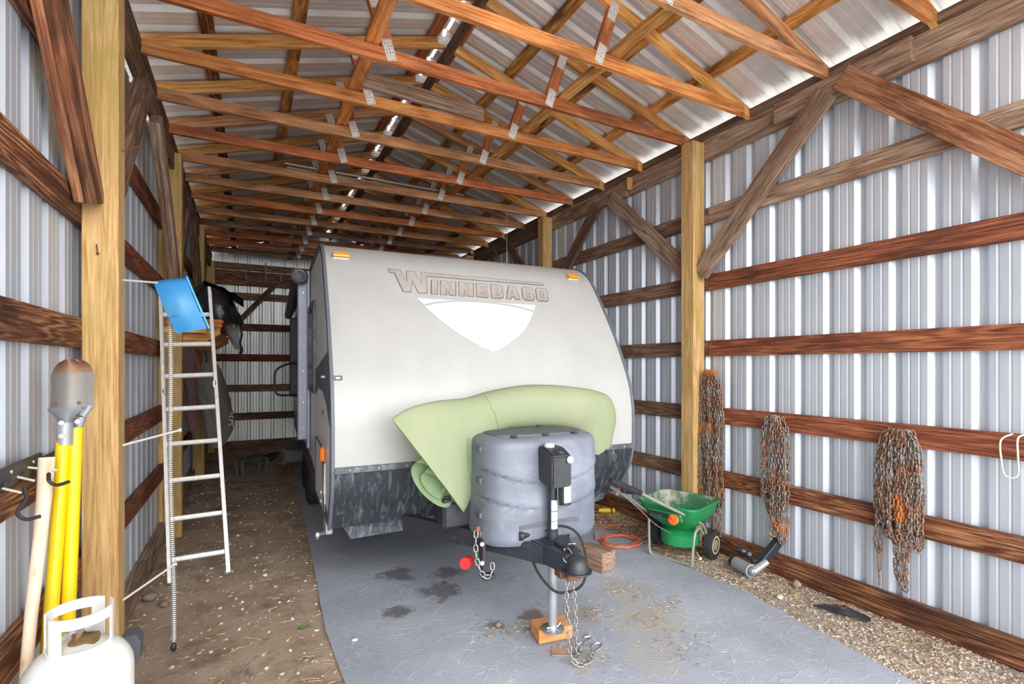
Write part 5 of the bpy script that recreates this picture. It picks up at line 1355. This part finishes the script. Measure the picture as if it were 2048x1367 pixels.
# propane tank
TX, TY2, TR = -.492, 2.10, .146
t = thing('propane_tank', 'white propane tank with open collar at the bottom left', 'gas tank', (TX, TY2, 0))
bm = new(); pr = [(.10, .0), (.115, .006), (.115, .035), (.105, .04), (.11, .05), (TR*.93, .075), (TR, .12), (TR, .135)]
pr += [(TR+.003, .135), (TR+.003, .15), (TR, .15), (TR, .585)]
for k in range(1, 11):
    a = k/10*math.pi/2; pr.append((TR*math.cos(a)**.75 if k < 10 else .001, .585+.112*math.sin(a)))
add_lathe(bm, pr, (TX, TY2, .0), (0, 0, 1), 48); obj('body', bm, M['tank'], t, smooth=50)
# collar with hand holes, opening at the back right
bm = new(); CR = .088; NA = 64; zb0, zt0 = .668, .808
holes = [(14, 27), (37, 50)]
def cpt(k, z, r=CR): 
    a = math.radians(lerp(-305, 35, k/NA)); return V((TX+.003+r*math.cos(a), TY2+r*math.sin(a), z))
prof_z = [zb0, .700, .774, zt0]
for k in range(NA):
    for zi in range(3):
        inh = zi == 1 and any(h0 <= k < h1 for h0, h1 in ((5, 19), (37, 55)))
        gap = zi > 0 and (24 <= k < 32)
        if inh: continue
        ta = prof_z[zi+1]; tb = ta
        if zi == 2:
            e = min(k, NA-1-k); 
        vs = [bm.verts.new(cpt(k, prof_z[zi])), bm.verts.new(cpt(k+1, prof_z[zi])), bm.verts.new(cpt(k+1, ta)), bm.verts.new(cpt(k, ta))]
        if gap: 
            bmesh.ops.delete(bm, geom=vs, context='VERTS'); continue
        bm.faces.new(vs)
bmesh.ops.remove_doubles(bm, verts=bm.verts, dist=.0005)
bmesh.ops.solidify(bm, geom=list(bm.faces), thickness=.005)
obj('collar', bm, M['tank'], t, smooth=50)
bm = new(); add_lathe(bm, [(.028, 0), (.028, .02), (.018, .03), (.018, .06), (.03, .065)], (TX, TY2, .68), (0, 0, 1), 16); add_tube(bm, [(TX, TY2, .71), (TX+.05, TY2-.02, .71)], [.016, .02], 12); vl = obj('valve', bm, M['brass'], t)
bm = new(); add_prism(bm, [(TX+.04*math.cos(a)*(1 if k % 2 else .72), TY2+.04*math.sin(a)*(1 if k % 2 else .72), .74) for k, a in enumerate([i*math.pi/8 for i in range(16)])], (0, 0, .022)); obj('hand_wheel', bm, M['castgrey'], vl, smooth=False)
bm = new(); rows = []
for zz in (.42, .56): rows.append([(TX+(TR+.0012)*math.cos(a), TY2+(TR+.0012)*math.sin(a), zz) for a in [math.radians(d) for d in range(-40, 0, 5)]])
add_grid(bm, rows); obj('label', bm, M['white'], t)
bm = new(); add_prism(bm, [(-.43, 2.38, 0), (-.40, 2.38, 0), (-.40, 2.38, .40), (-.375, 2.38, .46), (-.372, 2.38, .53), (-.385, 2.38, .56), (-.43, 2.38, .56)], (0, .07, 0)); o = obj('grey_jug', bm, M['coverdark'], smooth=False); tag(o, 'dark grey plastic piece peeking out behind the propane tank', 'container')
